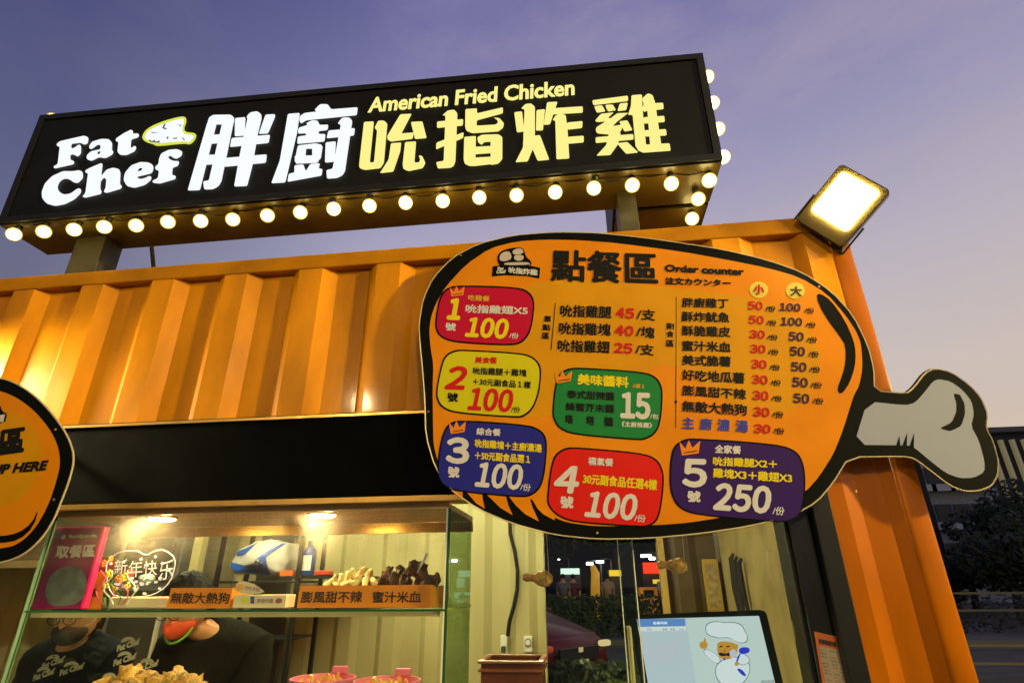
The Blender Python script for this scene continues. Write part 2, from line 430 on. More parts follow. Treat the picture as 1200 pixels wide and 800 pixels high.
# storage rack
r0 = at(258, 680, 1.9).x; r1_ = at(352, 680, 1.9).x
rk = thing('storage_rack', 'dark steel storage rack holding the blue and white bag', 'rack', ((r0+r1_)/2, 2.05, ZF))
for (xx, yy) in ((r0, 1.86), (r1_, 1.86), (r0, 2.2), (r1_, 2.2)):
    box('upright', xx-.012, xx+.012, yy-.012, yy+.012, ZF, 2.0, BLACKF, rk)
ztop = at(300, 678, 1.9).z
for z in (ztop-.012, ztop-.34, ztop-.72):
    box('shelf_board', r0+.013, r1_-.013, 1.85, 2.2, z-.012, z, BLACKF, rk, bev=.002)
# items on rack
def blob(name, c, sc, m, label, cat, seed=1, amp=.2, sub=4, fr=3, parent=None, group=None, par=None, colfun=None):
    bm = bmesh.new(); vs = sphere(bm, (0, 0, 0), 1, sub)
    for v in vs:
        n_ = noise.fractal(v.co*fr+Vector((seed*7.3, seed, 0)), .8, 2, 4)
        v.co = v.co*(1+amp*n_)
        v.co = Vector((v.co.x*sc[0], v.co.y*sc[1], v.co.z*sc[2]))
    o = obj(name, bm, m, par, smooth='all')
    o.location = c
    if label: tag(o, label, cat, group)
    return o
bagm = mat('white_plastic_bag', (.72, .74, .70), .35, bump=.5, bscale=12)
bg_ = thing('carrier_bag', 'crumpled white carrier bag with blue stripes lying on the dark rack', 'bag', at(303, 672, 1.95))
bm = bmesh.new()
pts = crop(150, 580, 5.715, [(680, 465), (740, 370), (860, 305), (960, 298), (1065, 320), (1068, 440), (1030, 520), (960, 538), (850, 525), (720, 520)])
nb = len(pts); fr_ = [bm.verts.new(at(x, y, 1.93)) for x, y in pts]; bk = [bm.verts.new(at(x, y, 1.93)+Vector((0, .18, 0))) for x, y in pts]
cen = bm.verts.new(at(303, 655, 1.84))
for i in range(nb):
    bm.faces.new((fr_[i], fr_[(i+1) % nb], cen)); bm.faces.new((fr_[i], bk[i], bk[(i+1) % nb], fr_[(i+1) % nb]))
bm.faces.new(bk[::-1])
bmesh.ops.subdivide_edges(bm, edges=bm.edges[:], cuts=3, use_grid_fill=True)
for v in bm.verts: v.co += Vector((noise.noise(v.co*14), noise.noise(v.co*14+Vector((9, 0, 0))), noise.noise(v.co*14+Vector((0, 9, 0)))))*.016
bmesh.ops.recalc_face_normals(bm, faces=bm.faces)
bagb = obj('bag_body', bm, bagm, bg_, smooth='all')
def conform(o, body_list, dy=-.004, reach=3):
    """press flat print onto the front of bodies (along +y)"""
    dg = bpy.context.evaluated_depsgraph_get(); dg.update()
    trees = [BVHTree.FromObject(b, dg) for b in body_list]
    invs = [b.matrix_world.inverted() for b in body_list]
    bad = 0; last = None
    me = o.data
    for v in me.vertices:
        w = v.co.copy(); best = None
        for t, iv, b in zip(trees, invs, body_list):
            oo = iv @ Vector((w.x, w.y-1.0, w.z)); dd = (iv.to_3x3() @ Vector((0, 1, 0))).normalized()
            h = t.ray_cast(oo, dd, reach)
            if h[0] is not None:
                hw = b.matrix_world @ h[0]
                if best is None or hw.y < best: best = hw.y
        if best is None: bad += 1
        else:
            # keep original depth layering through dy
            v.co.y = best+dy
    return bad
bluem = mat('blue_bag_print', (.02, .10, .52), .35)
for k, p in enumerate(([(680, 465), (700, 450), (800, 470), (880, 460), (960, 380), (1030, 325), (1062, 325), (1000, 380), (940, 440), (965, 500), (960, 535), (880, 525), (800, 515), (710, 510)],
          [(730, 380), (850, 330), (880, 310), (800, 400), (740, 410)])):
    pp = crop(150, 580, 5.715, p)
    bm = bmesh.new(); bm.faces.new([bm.verts.new(at(x, y, 1.93)) for x, y in pp])
    bmesh.ops.triangulate(bm, faces=bm.faces[:]); bmesh.ops.subdivide_edges(bm, edges=bm.edges[:], cuts=4, use_grid_fill=True)
    st = obj('blue_stripe', bm, bluem, bg_); conform(st, [bagb])
# blue bottle
bc = at(360, 674, 1.9)
bt = thing('detergent_bottle', 'blue plastic bottle with a white label beside the carrier bag', 'bottle', bc)
obj('bottle_body', lathe(bmesh.new(), [(.036, 0), (.042, .01), (.042, .13), (.036, .155), (.018, .175), (.018, .185)], bc), mat('blue_plastic', (.015, .06, .30), .25), bt, smooth=True)
obj('cap', lathe(bmesh.new(), [(.021, .186), (.021, .21), (.012, .214)], bc), mat('dark_blue_cap', (.01, .03, .12), .3), bt, smooth=True)
bm = bmesh.new()
for k in range(7):
    a0 = R(-135+k*13); a1 = R(-135+(k+1)*13)
    bm.faces.new([bm.verts.new((bc.x+.0428*math.cos(q), bc.y+.0428*math.sin(q), bc.z+z)) for q, z in ((a0, .03), (a1, .03), (a1, .12), (a0, .12))])
obj('bottle_label', bm, PAPERW, bt)
tb = bc.copy()
t_ = thing('wall_ledge', 'narrow steel ledge on the corrugated wall under the blue bottle', 'shelf', tb+Vector((0, 0, -.02)))
box('ledge_board', tb.x-.12, tb.x+.3, 1.84, YB-.02, tb.z-.016, tb.z-.001, BLACKF, t_)
ob = at(337, 673, 1.88)
o = box('snack_box', ob.x-.045, ob.x+.045, 1.86, 1.90, ob.z-.012+.002, ob.z+.026, mat('orange_card', (.80, .16, .02), .5), bev=.002); tag(o, 'small orange box lying on the rack next to the blue bottle', 'box')
rb = at(378, 674, 1.9)
o = box('plastic_tub', rb.x-.04, rb.x+.055, 1.86, 1.94, bc.z+.0005, bc.z+.03, mat('red_plastic_tub', (.6, .05, .01), .35), bev=.006); tag(o, 'low red plastic tub on the ledge behind the pale fish cakes', 'tub')

# things on the back wall near the opening
wy = YB-.0
q = at(591, 754, wy)
sk = thing('power_socket', 'white double power socket on the pale wall below the black cable', 'socket', q)
box('socket_plate', q.x-.022, q.x+.024, wy-.035, wy-.001, q.z-.055, q.z+.055, mat('white_plastic', (.75, .75, .66), .4), sk, bev=.005)
box('plug', q.x-.014, q.x+.014, wy-.062, wy-.036, q.z-.048, q.z-.008, mat('dark_plug', (.05, .06, .02), .4), sk, bev=.004)
q2 = at(619.5, 754, wy)
ti = thing('wall_timer', 'white dial timer on the pale wall above the brown planter', 'timer', q2)
box('timer_body', q2.x-.030, q2.x+.030, wy-.04, wy-.001, q2.z-.046, q2.z+.05, MAT['white_plastic'], ti, bev=.006)
bm = bmesh.new(); bmesh.ops.create_cone(bm, cap_ends=True, segments=28, radius1=.025, radius2=.025, depth=.006, matrix=Matrix.Translation((q2.x, wy-.044, q2.z+.012)) @ Matrix.Rotation(R(90), 4, 'X'))
obj('dial', bm, mat('grey_dial', (.22, .24, .28), .4), ti, smooth=True)
bm = bmesh.new(); bmesh.ops.create_cone(bm, cap_ends=True, segments=24, radius1=.017, radius2=.016, depth=.006, matrix=Matrix.Translation((q2.x, wy-.050, q2.z+.012)) @ Matrix.Rotation(R(90), 4, 'X'))
obj('knob', bm, MAT['white_plastic'], ti, smooth=True)
bm = bmesh.new()
cp = [at(x, y, wy-.03) for x, y in ((596, 560), (598, 625), (603, 645), (606.5, 668), (606, 690), (602, 710), (597, 728), (595, 745))]
tube(bm, cp, .0135, 8)
tag(obj('power_cable', bm, BLACKF, None, smooth=True), 'thick black cable running down the pale wall to the socket', 'cable')

# end wall items
def onend(x, y, X=.922):
    q = ray(x, y); t = X/q.x; return Vector((X, CAMY+q.y*t, CAMZ+q.z*t))
pa = onend(866, 690); 
_a = at(822, 655, 2.42); _b = at(849, 716, 2.42)
ce = thing('framed_certificate', 'yellow framed certificate on the brown wall beside the hanging straps', 'picture', ((_a.x+_b.x)/2, 2.42, _b.z))
box('picture_frame', _a.x, _b.x, 2.41, 2.436, _b.z, _a.z, mat('yellow_frame', (.5, .36, .06), .4), ce, bev=.003)
box('certificate_sheet', _a.x+.015, _b.x-.015, 2.4075, 2.4095, _b.z+.02, _a.z-.03, mat('yellowed_paper', (.45, .36, .17), .6, var=.4, vscale=30), ce)
for k, (xx, z0_, z1_) in enumerate(((868, 1.22, 1.62), (872, 1.20, 1.60), (877, 1.30, 1.585))):
    c0 = onend(xx, 690)
    bm = bmesh.new(); tube(bm, [(c0.x-.01, c0.y, z1_), (c0.x-.03, c0.y, z1_-.03), (c0.x-.03, c0.y+.01, (z0_+z1_)/2), (c0.x-.02, c0.y, z0_)], [.008, .014, .018, .01], 8)
    tag(obj('hanging_strap', bm, mat('black_webbing', (.015, .015, .02), .7)), ['black strap hanging on the end wall, nearest the framed certificate', 'black strap hanging in the middle of three on the end wall', 'black strap hanging on the end wall, nearest the order screen corner'][k], 'strap', 'black straps hung on the end wall')
hk = onend(905, 650)
bm = bmesh.new(); tube(bm, [(.924, hk.y, hk.z+.02), (.90, hk.y, hk.z+.02), (.898, hk.y, hk.z-.03), (.905, hk.y+.02, hk.z-.035)], .003, 6)
tag(obj('wall_hook', bm, PAPERW), 'pale wire hook on the yellow end wall under the menu board', 'hook')
# menu slip on the jamb
mp_pl = lambda x, y, off: at(x, y, .0115-off)
slip = thing('price_slip', 'small orange price list taped to the dark window jamb', 'notice', at(972, 770, .011))
poly_on('slip_sheet', [crop(900, 560, 3.335, [(180, 598), (278, 620), (340, 900), (225, 880)])], mp_pl, .0012, mat('orange_slip_print', (.80, .20, .03), .5), slip)
poly_on('price_table', [crop(900, 560, 3.335, [(198, 655), (288, 672), (325, 850), (232, 840)])], mp_pl, .0022, mat('cream_slip_print', (.62, .50, .28), .6), slip)
for k in range(13):
    yy = 665+k*13
    for j, (xa, xb) in enumerate(((202, 225), (238, 262), (266, 288))):
        if (k*3+j) % 5 == 4: continue
        sx_ = k*2.9
        lettering('雞塊 30' if j == 0 else '30/份', crop(900, 560, 3.335, [(xa+sx_, yy+j*5+8)])[0], crop(900, 560, 3.335, [(xb+sx_, yy+j*5+12)])[0], crop(900, 560, 3.335, [(xa+sx_-1, yy+j*5)])[0], mp_pl, .0028, mat('slip_black_ink', (.05, .03, .02), .6) if (k+j) % 3 else mat('slip_red_ink', (.55, .03, .02), .6), slip)
lettering('胖廚吮指炸雞', crop(900, 560, 3.335, [(200, 645)])[0], crop(900, 560, 3.335, [(268, 660)])[0], crop(900, 560, 3.335, [(197, 625)])[0], mp_pl, .0022, MAT['slip_black_ink'], slip, bold=.04)

# ================================================================== GLASS DISPLAY CASE
ZS = 1.390
GX0, GX1 = -1.808, -.424
case = thing('display_case', 'glass food display case under the black fascia with one glass shelf', 'display case', (-1.1, .2, 1.06))
box('front_pane', GX0, GX1, .000, .006, 1.0605, 1.676, GLASSG, case)
box('side_pane', GX1-.004, GX1, .0065, .40, 1.0605, 1.676, GLASSS, case)
box('side_pane', GX0, GX0+.004, .0065, .40, 1.0605, 1.676, GLASS, case)
box('glass_edge', GX1+.0005, GX1+.0075, -.001, .007, 1.0605, 1.678, GEDGED, case)
box('glass_edge', GX1-.0045, GX1+.0004, -.002, -.0005, 1.0605, 1.678, ALU, case)
box('glass_edge', GX0-.014, GX0-.0005, -.001, .008, 1.0605, 1.678, GEDGE, case)
box('glass_edge', GX0, GX0+.004, -.002, -.0005, 1.0605, 1.678, mat('dark_seal', (.03, .05, .02), .4), case)
sh = box('shelf', GX0+.005, GX1-.005, .008, .40, ZS-.008, ZS, GLASS, case)
box('shelf_edge', GX0-.004, GX1+.002, -.006, -.0023, ZS-.009, ZS-.003, GEDGED, case)
box('shelf_lip', GX0+.008, GX1-.02, .0085, .030, ZS-.024, ZS-.0085, mat('lit_shelf_channel', (.80, .66, .34), .3, coat=.3), case)
box('shelf_edge', GX1-.0035, GX1+.0035, .008, .40, ZS-.009, ZS-.002, mat('yellow_green_edge', (.45, .50, .12), .2), case)
box('case_ceiling', GX0, GX1, .003, .42, 1.678, 1.694, WOOD, case)
box('case_rail', GX0, GX1, .41, .43, 1.64, 1.676, GOLD, case)
box('tray', -2.02, -1.15, .12, .42, 1.0605, 1.10, STAINLESS, case, bev=.006)
# downlights
warm = emi('warm_downlight', (1, .66, .28), 200)
for k, px in enumerate((192, 378)):
    DY = .075; c_ = at(px, 600, DY); X = c_.x
    dl = thing('downlight', ['warm recessed downlight above the acrylic heart', 'warm recessed downlight above the pale fish cakes'][k], 'downlight', (X, DY, 1.677), 'recessed downlights in the display case')
    obj('bezel', lathe(bmesh.new(), [(.050, -.006), (.053, -.002), (.053, -.0001)], (X, DY, 1.678), 28), GOLD, dl, smooth=True)
    obj('lens', lathe(bmesh.new(), [(.036, -.010), (.042, -.0065)], (X, DY, 1.678), 28), warm, dl)

# ------------------------------------------------------------------ pink pickup sign
pk_Y = .06
pkp = wall_plane(pk_Y)
pk = thing('pickup_sign', 'upright magenta acrylic sign for food pickup at the left of the shelf', 'sign', (at(80, 714, pk_Y).x, pk_Y, ZS))
PK = mat('magenta_print', (.32, .003, .11), .3, coat=.3)
q = [at(66, 618, pk_Y), at(120, 616.8, pk_Y)]
x0, x1, zt = q[0].x, q[1].x, q[0].z
box('sign_panel', x0, x1, pk_Y, pk_Y+.006, ZS+.0005, zt, PK, pk)
box('panel_edge', x1+.0003, x1+.013, pk_Y-.001, pk_Y+.020, ZS+.0005, zt+.001, mat('bright_pink_acrylic_edge', (.95, .02, .13), .2, emit=.25), pk, bev=.002)
box('panel_edge', x0, x1, pk_Y-.0012, pk_Y-.0002, zt-.003, zt+.002, MAT['bright_pink_acrylic_edge'], pk)
PKW = mat('lilac_white_print', (.85, .70, .78), .4)
lettering('foodpanda', *crop(40, 600, 6.667, [(270, 210), (487, 203), (274, 172)]), pkp, .001, PKW, pk, bold=.05)
bm = bmesh.new(); cq = at(40+232/6.667, 600+193/6.667, pk_Y); lathe(bm, [(.0085, 0), (.0085, .0008)], (0, 0, 0), 20)
bmesh.ops.transform(bm, matrix=Matrix.Translation(cq+Vector((0, -.0003, 0))) @ Matrix.Rotation(R(90), 4, 'X'), verts=bm.verts)
obj('round_logo', bm, PKW, pk)
lettering('取餐區', *crop(40, 600, 6.667, [(165, 355), (465, 345), (183, 262)]), pkp, .001, PKW, pk, bold=.045)
poly_on('grey_dome_print', [chaikin(crop(40, 600, 6.667, [(85, 600), (120, 500), (190, 440), (290, 412), (370, 440), (412, 510), (405, 640), (350, 700), (300, 725), (140, 735), (95, 690)]), 2)], pkp, .001, mat('grey_print', (.20, .21, .22), .3, var=.4, vscale=30), pk)

# small red and orange card behind
o = thing('dish_label', 'narrow orange card half hidden behind the pink sign', 'card', at(108, 712, .10))
pl_ = wall_plane(.10)
poly_on('card_face', [crop(0, 580, 3.636, [(405, 325), (450, 325), (430, 486), (372, 486)])], pl_, .001, mat('orange_card_print', (.90, .27, .02), .45), o, thick=.004)
lettering('雞', *crop(0, 580, 3.636, [(385, 432), (412, 432), (390, 398)]), pl_, .0015, mat('brown_ink', (.06, .03, .01), .5), o, bold=.03)
o = thing('spring_couplet', 'small dark red card with gold marks behind the ribbon flowers', 'card', at(118, 660, .14))
poly_on('card_face', [crop(0, 580, 3.636, [(420, 265), (490, 262), (485, 325), (412, 325)])], wall_plane(.14), .001, mat('dark_red_card', (.30, .02, .01), .5), o, thick=.004)
lettering('外帶', *crop(0, 580, 3.636, [(425, 298), (480, 296), (430, 270)]), wall_plane(.14), .0015, mat('amber_ink', (.8, .3, .05), .5), o, bold=.02)

# ------------------------------------------------------------------ acrylic heart on white base
hY = .10; hp = wall_plane(hY)
hb = at(165, 712, hY)
ht = thing('acrylic_heart', 'clear acrylic heart plaque with white engraved lettering on a cream base', 'plaque', (hb.x, hY, ZS))
heart = crop(0, 580, 3.636, [(490, 435), (460, 390), (450, 300), (470, 265), (510, 240), (580, 232), (622, 258), (660, 235), (705, 232), (748, 268), (745, 310), (725, 370), (680, 410), (625, 432)])
LITE = mat('edge_lit_engraving', (.85, .72, .74), .4, emit=.45)
bm = bmesh.new()
hp3 = [at(x, y, hY) for x, y in chaikin(heart, 1)]
tube(bm, hp3+[hp3[0]], .0018, 6)
obj('heart_outline', bm, LITE, ht)
bm = bmesh.new(); slab(bm, [p+Vector((0, .001, 0)) for p in hp3], Vector((0, .003, 0)))
obj('acrylic_sheet', bm, GLASS, ht)
for ch, bl, br, tl in (('新', (485, 345), (540, 340), (490, 275)), ('年', (545, 350), (605, 345), (550, 280)), ('快', (610, 345), (668, 340), (613, 280)), ('乐', (672, 365), (738, 352), (680, 285))):
    lettering(ch, *crop(0, 580, 3.636, [bl, br, tl]), hp, .003, LITE, ht)
bm = bmesh.new()
for k in range(40):
    px = 135+rnd.random()*55; py = 676+rnd.random()*20
    if py > 690 and not 140 < px < 180: continue
    p = at(px, py, hY-.003); B(bm, p.x-.003-rnd.random()*.008, p.x+.003, p.y, p.y+.001, p.z-.0015, p.z+.0015+rnd.random()*.006)
for k in range(7):
    px, py = ((165, 655), (182, 652), (190, 660), (145, 658), (172, 662), (130, 660), (198, 668))[k]
    p = at(px, py, hY-.003); sphere(bm, p, .005, 1)
obj('engraved_pattern', bm, LITE, ht)
ba = at(128, 713, hY-.02); bb = at(207, 713, hY-.02)
box('base_block', ba.x, bb.x, hY-.03, hY+.04, ZS+.0005, at(140, 699, hY).z, mat('cream_lamp_base', (.80, .66, .45), .5), ht, bev=.004)
# ribbon flowers
fl = thing('ribbon_flowers', 'bunch of yellow paper flowers with pink ribbons left of the acrylic heart', 'decoration', (at(122, 712, .08).x, .08, ZS))
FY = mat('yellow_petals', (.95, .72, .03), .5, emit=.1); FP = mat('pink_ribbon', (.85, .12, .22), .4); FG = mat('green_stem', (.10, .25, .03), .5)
for k, (px, py, rr) in enumerate(((122, 660, .010), (130, 654, .008), (128, 672, .012), (138, 678, .011), (146, 676, .013), (124, 685, .010), (134, 690, .009), (150, 686, .009))):
    c_ = at(px, py, .075+.01*(k % 3)); bm = bmesh.new()
    for j in range(7):
        a_ = j*2*math.pi/7; sphere(bm, c_+Vector((math.cos(a_)*rr*.8, -.002*(j % 2), math.sin(a_)*rr*.8)), rr*.45, 1, (1, .4, 1))
    sphere(bm, c_+Vector((0, -.003, 0)), rr*.4, 1)
    obj('flower', bm, FY if k % 3 else mat('orange_petals', (.95, .30, .03), .5), fl, smooth='all')
for k in range(5):
    px = 118+k*9; bm = bmesh.new()
    tube(bm, [at(px+6*math.sin(j*1.4+k), 668+j*8, .065) for j in range(6)], .0022, 5)
    obj('ribbon', bm, (FP, PAPERW, FG)[k % 3], fl)
bm = bmesh.new(); tube(bm, [at(122, 700, .08), at(122, 712, .08)], .006, 8); obj('stem', bm, FG, fl)
# red ribbon tuft and blue bauble behind heart
o = blob('glitter_bauble', at(172, 678, .16), (.030, .022, .018), mat('pale_blue_foil', (.45, .58, .70), .3, metal=.4), 'pale blue foil bauble seen through the acrylic heart', 'bauble', 3, .15, 3)
o = blob('red_bauble', at(152, 672, .16), (.014, .014, .018), mat('red_foil', (.75, .04, .03), .35), 'small red foil bauble seen through the acrylic heart', 'bauble', 5, .12, 3)

# ------------------------------------------------------------------ orange dish boxes on the shelf
OB = mat('orange_tray_card', (.92, .27, .015), .42, var=.12, vscale=12)
INK = mat('dark_brown_ink', (.035, .02, .008), .5)
def dish_tray(name, label, pts, Y, texts, depth):
    q0, q1 = at(*pts[3], Y), at(*pts[2], Y); zt_ = at(*pts[0], Y).z
    tl_, tr_ = at(*pts[0], Y), at(*pts[1], Y)
    t = thing(name, label, 'food tray', ((q0.x+q1.x)/2, Y+depth/2, ZS))
    z0_ = ZS+.001
    bm = bmesh.new(); slab(bm, [Vector((q0.x, Y, z0_)), Vector((q1.x, Y, z0_)), Vector((tr_.x, Y, zt_)), Vector((tl_.x, Y, zt_))], Vector((0, .003, 0)))
    obj('front_panel', bm, OB, t)
    box('side_panel', q0.x, q0.x+.003, Y+.0035, Y+depth, z0_, zt_-.002, OB, t)
    box('side_panel', q1.x-.003, q1.x, Y+.0035, Y+depth, z0_, zt_-.002, OB, t)
    box('back_panel', q0.x+.0035, q1.x-.0035, Y+depth-.003, Y+depth, z0_, zt_-.002, OB, t)
    box('tray_floor', q0.x+.0035, q1.x-.0035, Y+.0035, Y+depth-.0035, z0_, z0_+.02, OB, t)
    pl = wall_plane(Y)
    for s, bl, br, tl in texts: lettering(s, bl, br, tl, pl, .001, INK, t, bold=.028)
    return q0.x, q1.x, zt_
dish_tray('dish_tray', 'orange tray lettered for hot dogs beside the small printed carton', [(201, 688.5), (273, 689), (268, 713), (194, 714)], .03,
          [('無敵大熱狗', *crop(150, 580, 5.715, [(280, 722), (672, 725), (295, 650)]))], .09)
tx0, tx1, tzt = dish_tray('dish_tray', 'long orange tray lettered for fish cake and rice blood cake', [(352, 686), (507, 685.5), (506, 711.5), (347.5, 713)], .03,
          [('膨風甜不辣', *crop(330, 580, 5.217, [(115, 657), (488, 655), (125, 588)])), ('蜜汁米血', *crop(330, 580, 5.217, [(556, 655), (850, 655), (560, 588)]))], .22)
# printed carton
ct = thing('paper_carton', 'small printed white carton with a rounded flap between the two orange trays', 'carton', (at(305, 713, .03).x, .05, ZS))
CW = mat('printed_white_card', (.86, .70, .50), .5)
cpl = wall_plane(.03)
ca, cb = at(272, 712, .03), at(334, 712, .03); zc = at(300, 696.5, .03).z
box('carton_body', ca.x, cb.x, .03, .09, ZS+.001, zc, CW, ct, bev=.0015)
poly_on('carton_flap', [chaikin(crop(150, 580, 5.715, [(705, 655), (730, 575), (790, 575), (860, 600), (935, 660)]), 1)], cpl, .0, CW, ct, thick=.002)
lettering('胖廚炸雞', *crop(150, 580, 5.715, [(862, 722), (970, 722), (866, 690)]), cpl, .001, mat('mauve_ink', (.35, .18, .30), .5), ct, bold=.02)
lettering('吮指', *crop(150, 580, 5.715, [(780, 632), (880, 645), (790, 605)]), cpl, .0012, mat('mauve_ink', (.3, .1, .3), .5), ct, bold=.02)
poly_on('carton_print', [crop(150, 580, 5.715, [(762, 680), (812, 680), (812, 722), (762, 722)])], cpl, .001, mat('lime_ink', (.75, .75, .10), .5), ct)
poly_on('carton_print', [crop(150, 580, 5.715, [(820, 676), (846, 676), (846, 724), (820, 724)])], cpl, .001, mat('navy_ink', (.08, .06, .35), .5), ct)
poly_on('carton_print', [chaikin(crop(150, 580, 5.715, [(990, 690), (1030, 686), (1034, 720), (985, 725)]), 2)], cpl, .001, mat('rust_ink', (.35, .10, .08), .5), ct)
poly_on('carton_print', [chaikin(crop(150, 580, 5.715, [(722, 600), (770, 590), (780, 630), (730, 640)]), 2)], cpl, .0012, mat('peach_ink', (.95, .45, .10), .5), ct)

# food pieces
FC = mat('pale_fish_cake', (.90, .74, .36), .5, var=.25, vscale=60, bump=.6, bscale=90, sss=.2)
RC = mat('dark_rice_cake', (.075, .030, .010), .35, var=.5, vscale=90, bump=1.0, bscale=200, coat=.3)
def chunk(sz, seed, amp, fr=40, bev=.25, sub=2):
    bm = bmesh.new(); bmesh.ops.create_cube(bm, size=1)
    bmesh.ops.subdivide_edges(bm, edges=bm.edges[:], cuts=sub*2, use_grid_fill=True)
    for v in bm.verts:
        c_ = v.co.copy(); n_ = c_.normalized()*.62
        c_ = c_.lerp(n_, .45)
        c_ = Vector((c_.x*sz[0], c_.y*sz[1], c_.z*sz[2]))
        v.co = c_+c_.normalized()*amp*noise.fractal(c_*fr+Vector((seed, seed*3, 0)), .9, 2, 4)
    return bm
def vary(m, lo=.7, hi=1.25):
    t = m.node_tree; b = t.nodes['Principled BSDF']; src = b.inputs['Base Color'].links[0].from_socket
    oi = t.nodes.new('ShaderNodeObjectInfo'); mr_ = t.nodes.new('ShaderNodeMapRange'); t.links.new(oi.outputs['Random'], mr_.inputs[0]); mr_.inputs[3].default_value = lo; mr_.inputs[4].default_value = hi
    mu = t.nodes.new('ShaderNodeVectorMath'); mu.operation = 'SCALE'; t.links.new(src, mu.inputs[0]); t.links.new(mr_.outputs[0], mu.inputs['Scale']); t.links.new(mu.outputs[0], b.inputs['Base Color'])
vary(FC, .8, 1.15); vary(RC, .5, 2.2)
protos = {}
def piece(name, kind, seed, sz, amp, m, loc, rot, label, cat, group, fr=60):
    key = (kind, seed % 5)
    if key not in protos:
        bm = chunk(sz, seed, amp, fr)
        me = bpy.data.meshes.new(name); bm.to_mesh(me); bm.free(); me.materials.append(m)
        me.polygons.foreach_set('use_smooth', [True]*len(me.polygons)); protos[key] = me
    o = bpy.data.objects.new(name, protos[key]); C.objects.link(o); o.location = loc; o.rotation_euler = rot
    s_ = rnd.uniform(.8, 1.2) if kind != 'c' else rnd.uniform(.8, 1.55); o.scale = (s_, s_*rnd.uniform(.8, 1.2), s_)
    return tag(o, label, cat, group)
zb_ = tzt
def rot(): return (rnd.uniform(0, 6), rnd.uniform(0, 6), rnd.uniform(0, 6))
fcp = [(386, 682, .06), (393, 680, .08), (400, 679, .06), (407, 676, .10), (414, 672, .08), (421, 676, .06), (424, 669, .10), (431, 677, .08), (434, 672, .12), (418, 681, .05), (405, 684, .05), (438, 681, .06), (412, 684, .09), (428, 683, .05), (395, 685, .06), (383, 685, .1)]
for k, (px, py, Y) in enumerate(fcp):
    piece('fish_cake_piece', 'f', k, (.034, .014, .013), .003, FC, at(px, py, Y), rot(), 'pale fish cake strip %s of the pale heap in the tray' % ('at the left foot' if px < 404 else 'on top' if py < 678 else 'low right'), 'fish cake', 'pale fish cake strips in the long orange tray')
rcp = [(440, 683), (448, 681), (456, 682), (452, 674), (460, 676), (467, 671), (472, 678), (478, 671), (484, 664), (487, 670), (480, 682), (490, 678), (497, 674), (496, 666), (503, 679), (505, 684), (510, 682), (474, 684), (463, 684), (489, 685), (499, 685), (444, 686), (484, 660), (492, 662), (512, 677), (456, 669), (469, 666)]
for k, (px, py) in enumerate(rcp):
    piece('rice_cake_piece', 'r', k, (.026, .022, .020), .006, RC, at(px, py, .07+.04*(k % 4)), rot(), 'dark rice cake chunk %s of the dark heap in the tray' % ('at the left end' if px < 464 else 'at the very top' if py < 668 else 'at the right end' if px > 492 else 'in the middle'), 'rice cake', 'dark rice cake chunks in the long orange tray', 90)
# more beneath, filling the tray
fk = bmesh.new()
for k in range(7):
    X = tx0+.03+k*(tx1-tx0-.06)/6
    sphere(fk, (X, .14, zb_-.012), .025, 2, (1.2, 3, .5))
# white skewer fork
bm = bmesh.new(); p0, p1 = at(489, 671, .09), at(500, 648, .08)
tube(bm, [p0, p0.lerp(p1, .4), p0.lerp(p1, .9), p1], [.0022, .0035, .0055, .004], 8)
tag(obj('plastic_fork', bm, mat('lilac_plastic', (.70, .68, .85), .3), None, smooth=True), 'pale plastic fork stuck upright in the dark rice cakes', 'fork')
fk.free()

# lower deck: fried chicken pile, pink baskets
CH = mat('crisp_fried_batter', (.78, .38, .06), .5, var=.5, vscale=70, bump=1.0, bscale=160, sss=.1)
vary(CH, .6, 1.3)
pile = [(125, 797, .14), (136, 794, .16), (147, 792, .12), (158, 790, .16), (170, 791, .14), (181, 792, .12), (192, 793, .15), (203, 791, .12), (213, 792, .15), (222, 795, .12), (232, 799, .14), (150, 799, .08), (165, 799, .08), (180, 800, .08), (197, 800, .08), (212, 800, .08), (120, 803, .1), (140, 802, .08)]
for k, (px, py, Y) in enumerate(pile):
    piece('fried_chicken_piece', 'c', k, (.066, .052, .046), .013, CH, at(px, py+11, Y+.05), rot(), 'golden fried chicken piece %s of the heap in the case' % ('at the left end' if px < 150 else 'at the right end' if px > 200 else 'in the middle'), 'fried chicken', 'fried chicken pieces heaped in the glass case', 45)
PBK = mat('pink_plastic_basket', (.92, .22, .40), .35, coat=.2, emit=.0)
POT = mat('golden_fries', (.90, .52, .10), .5, var=.2, vscale=60)
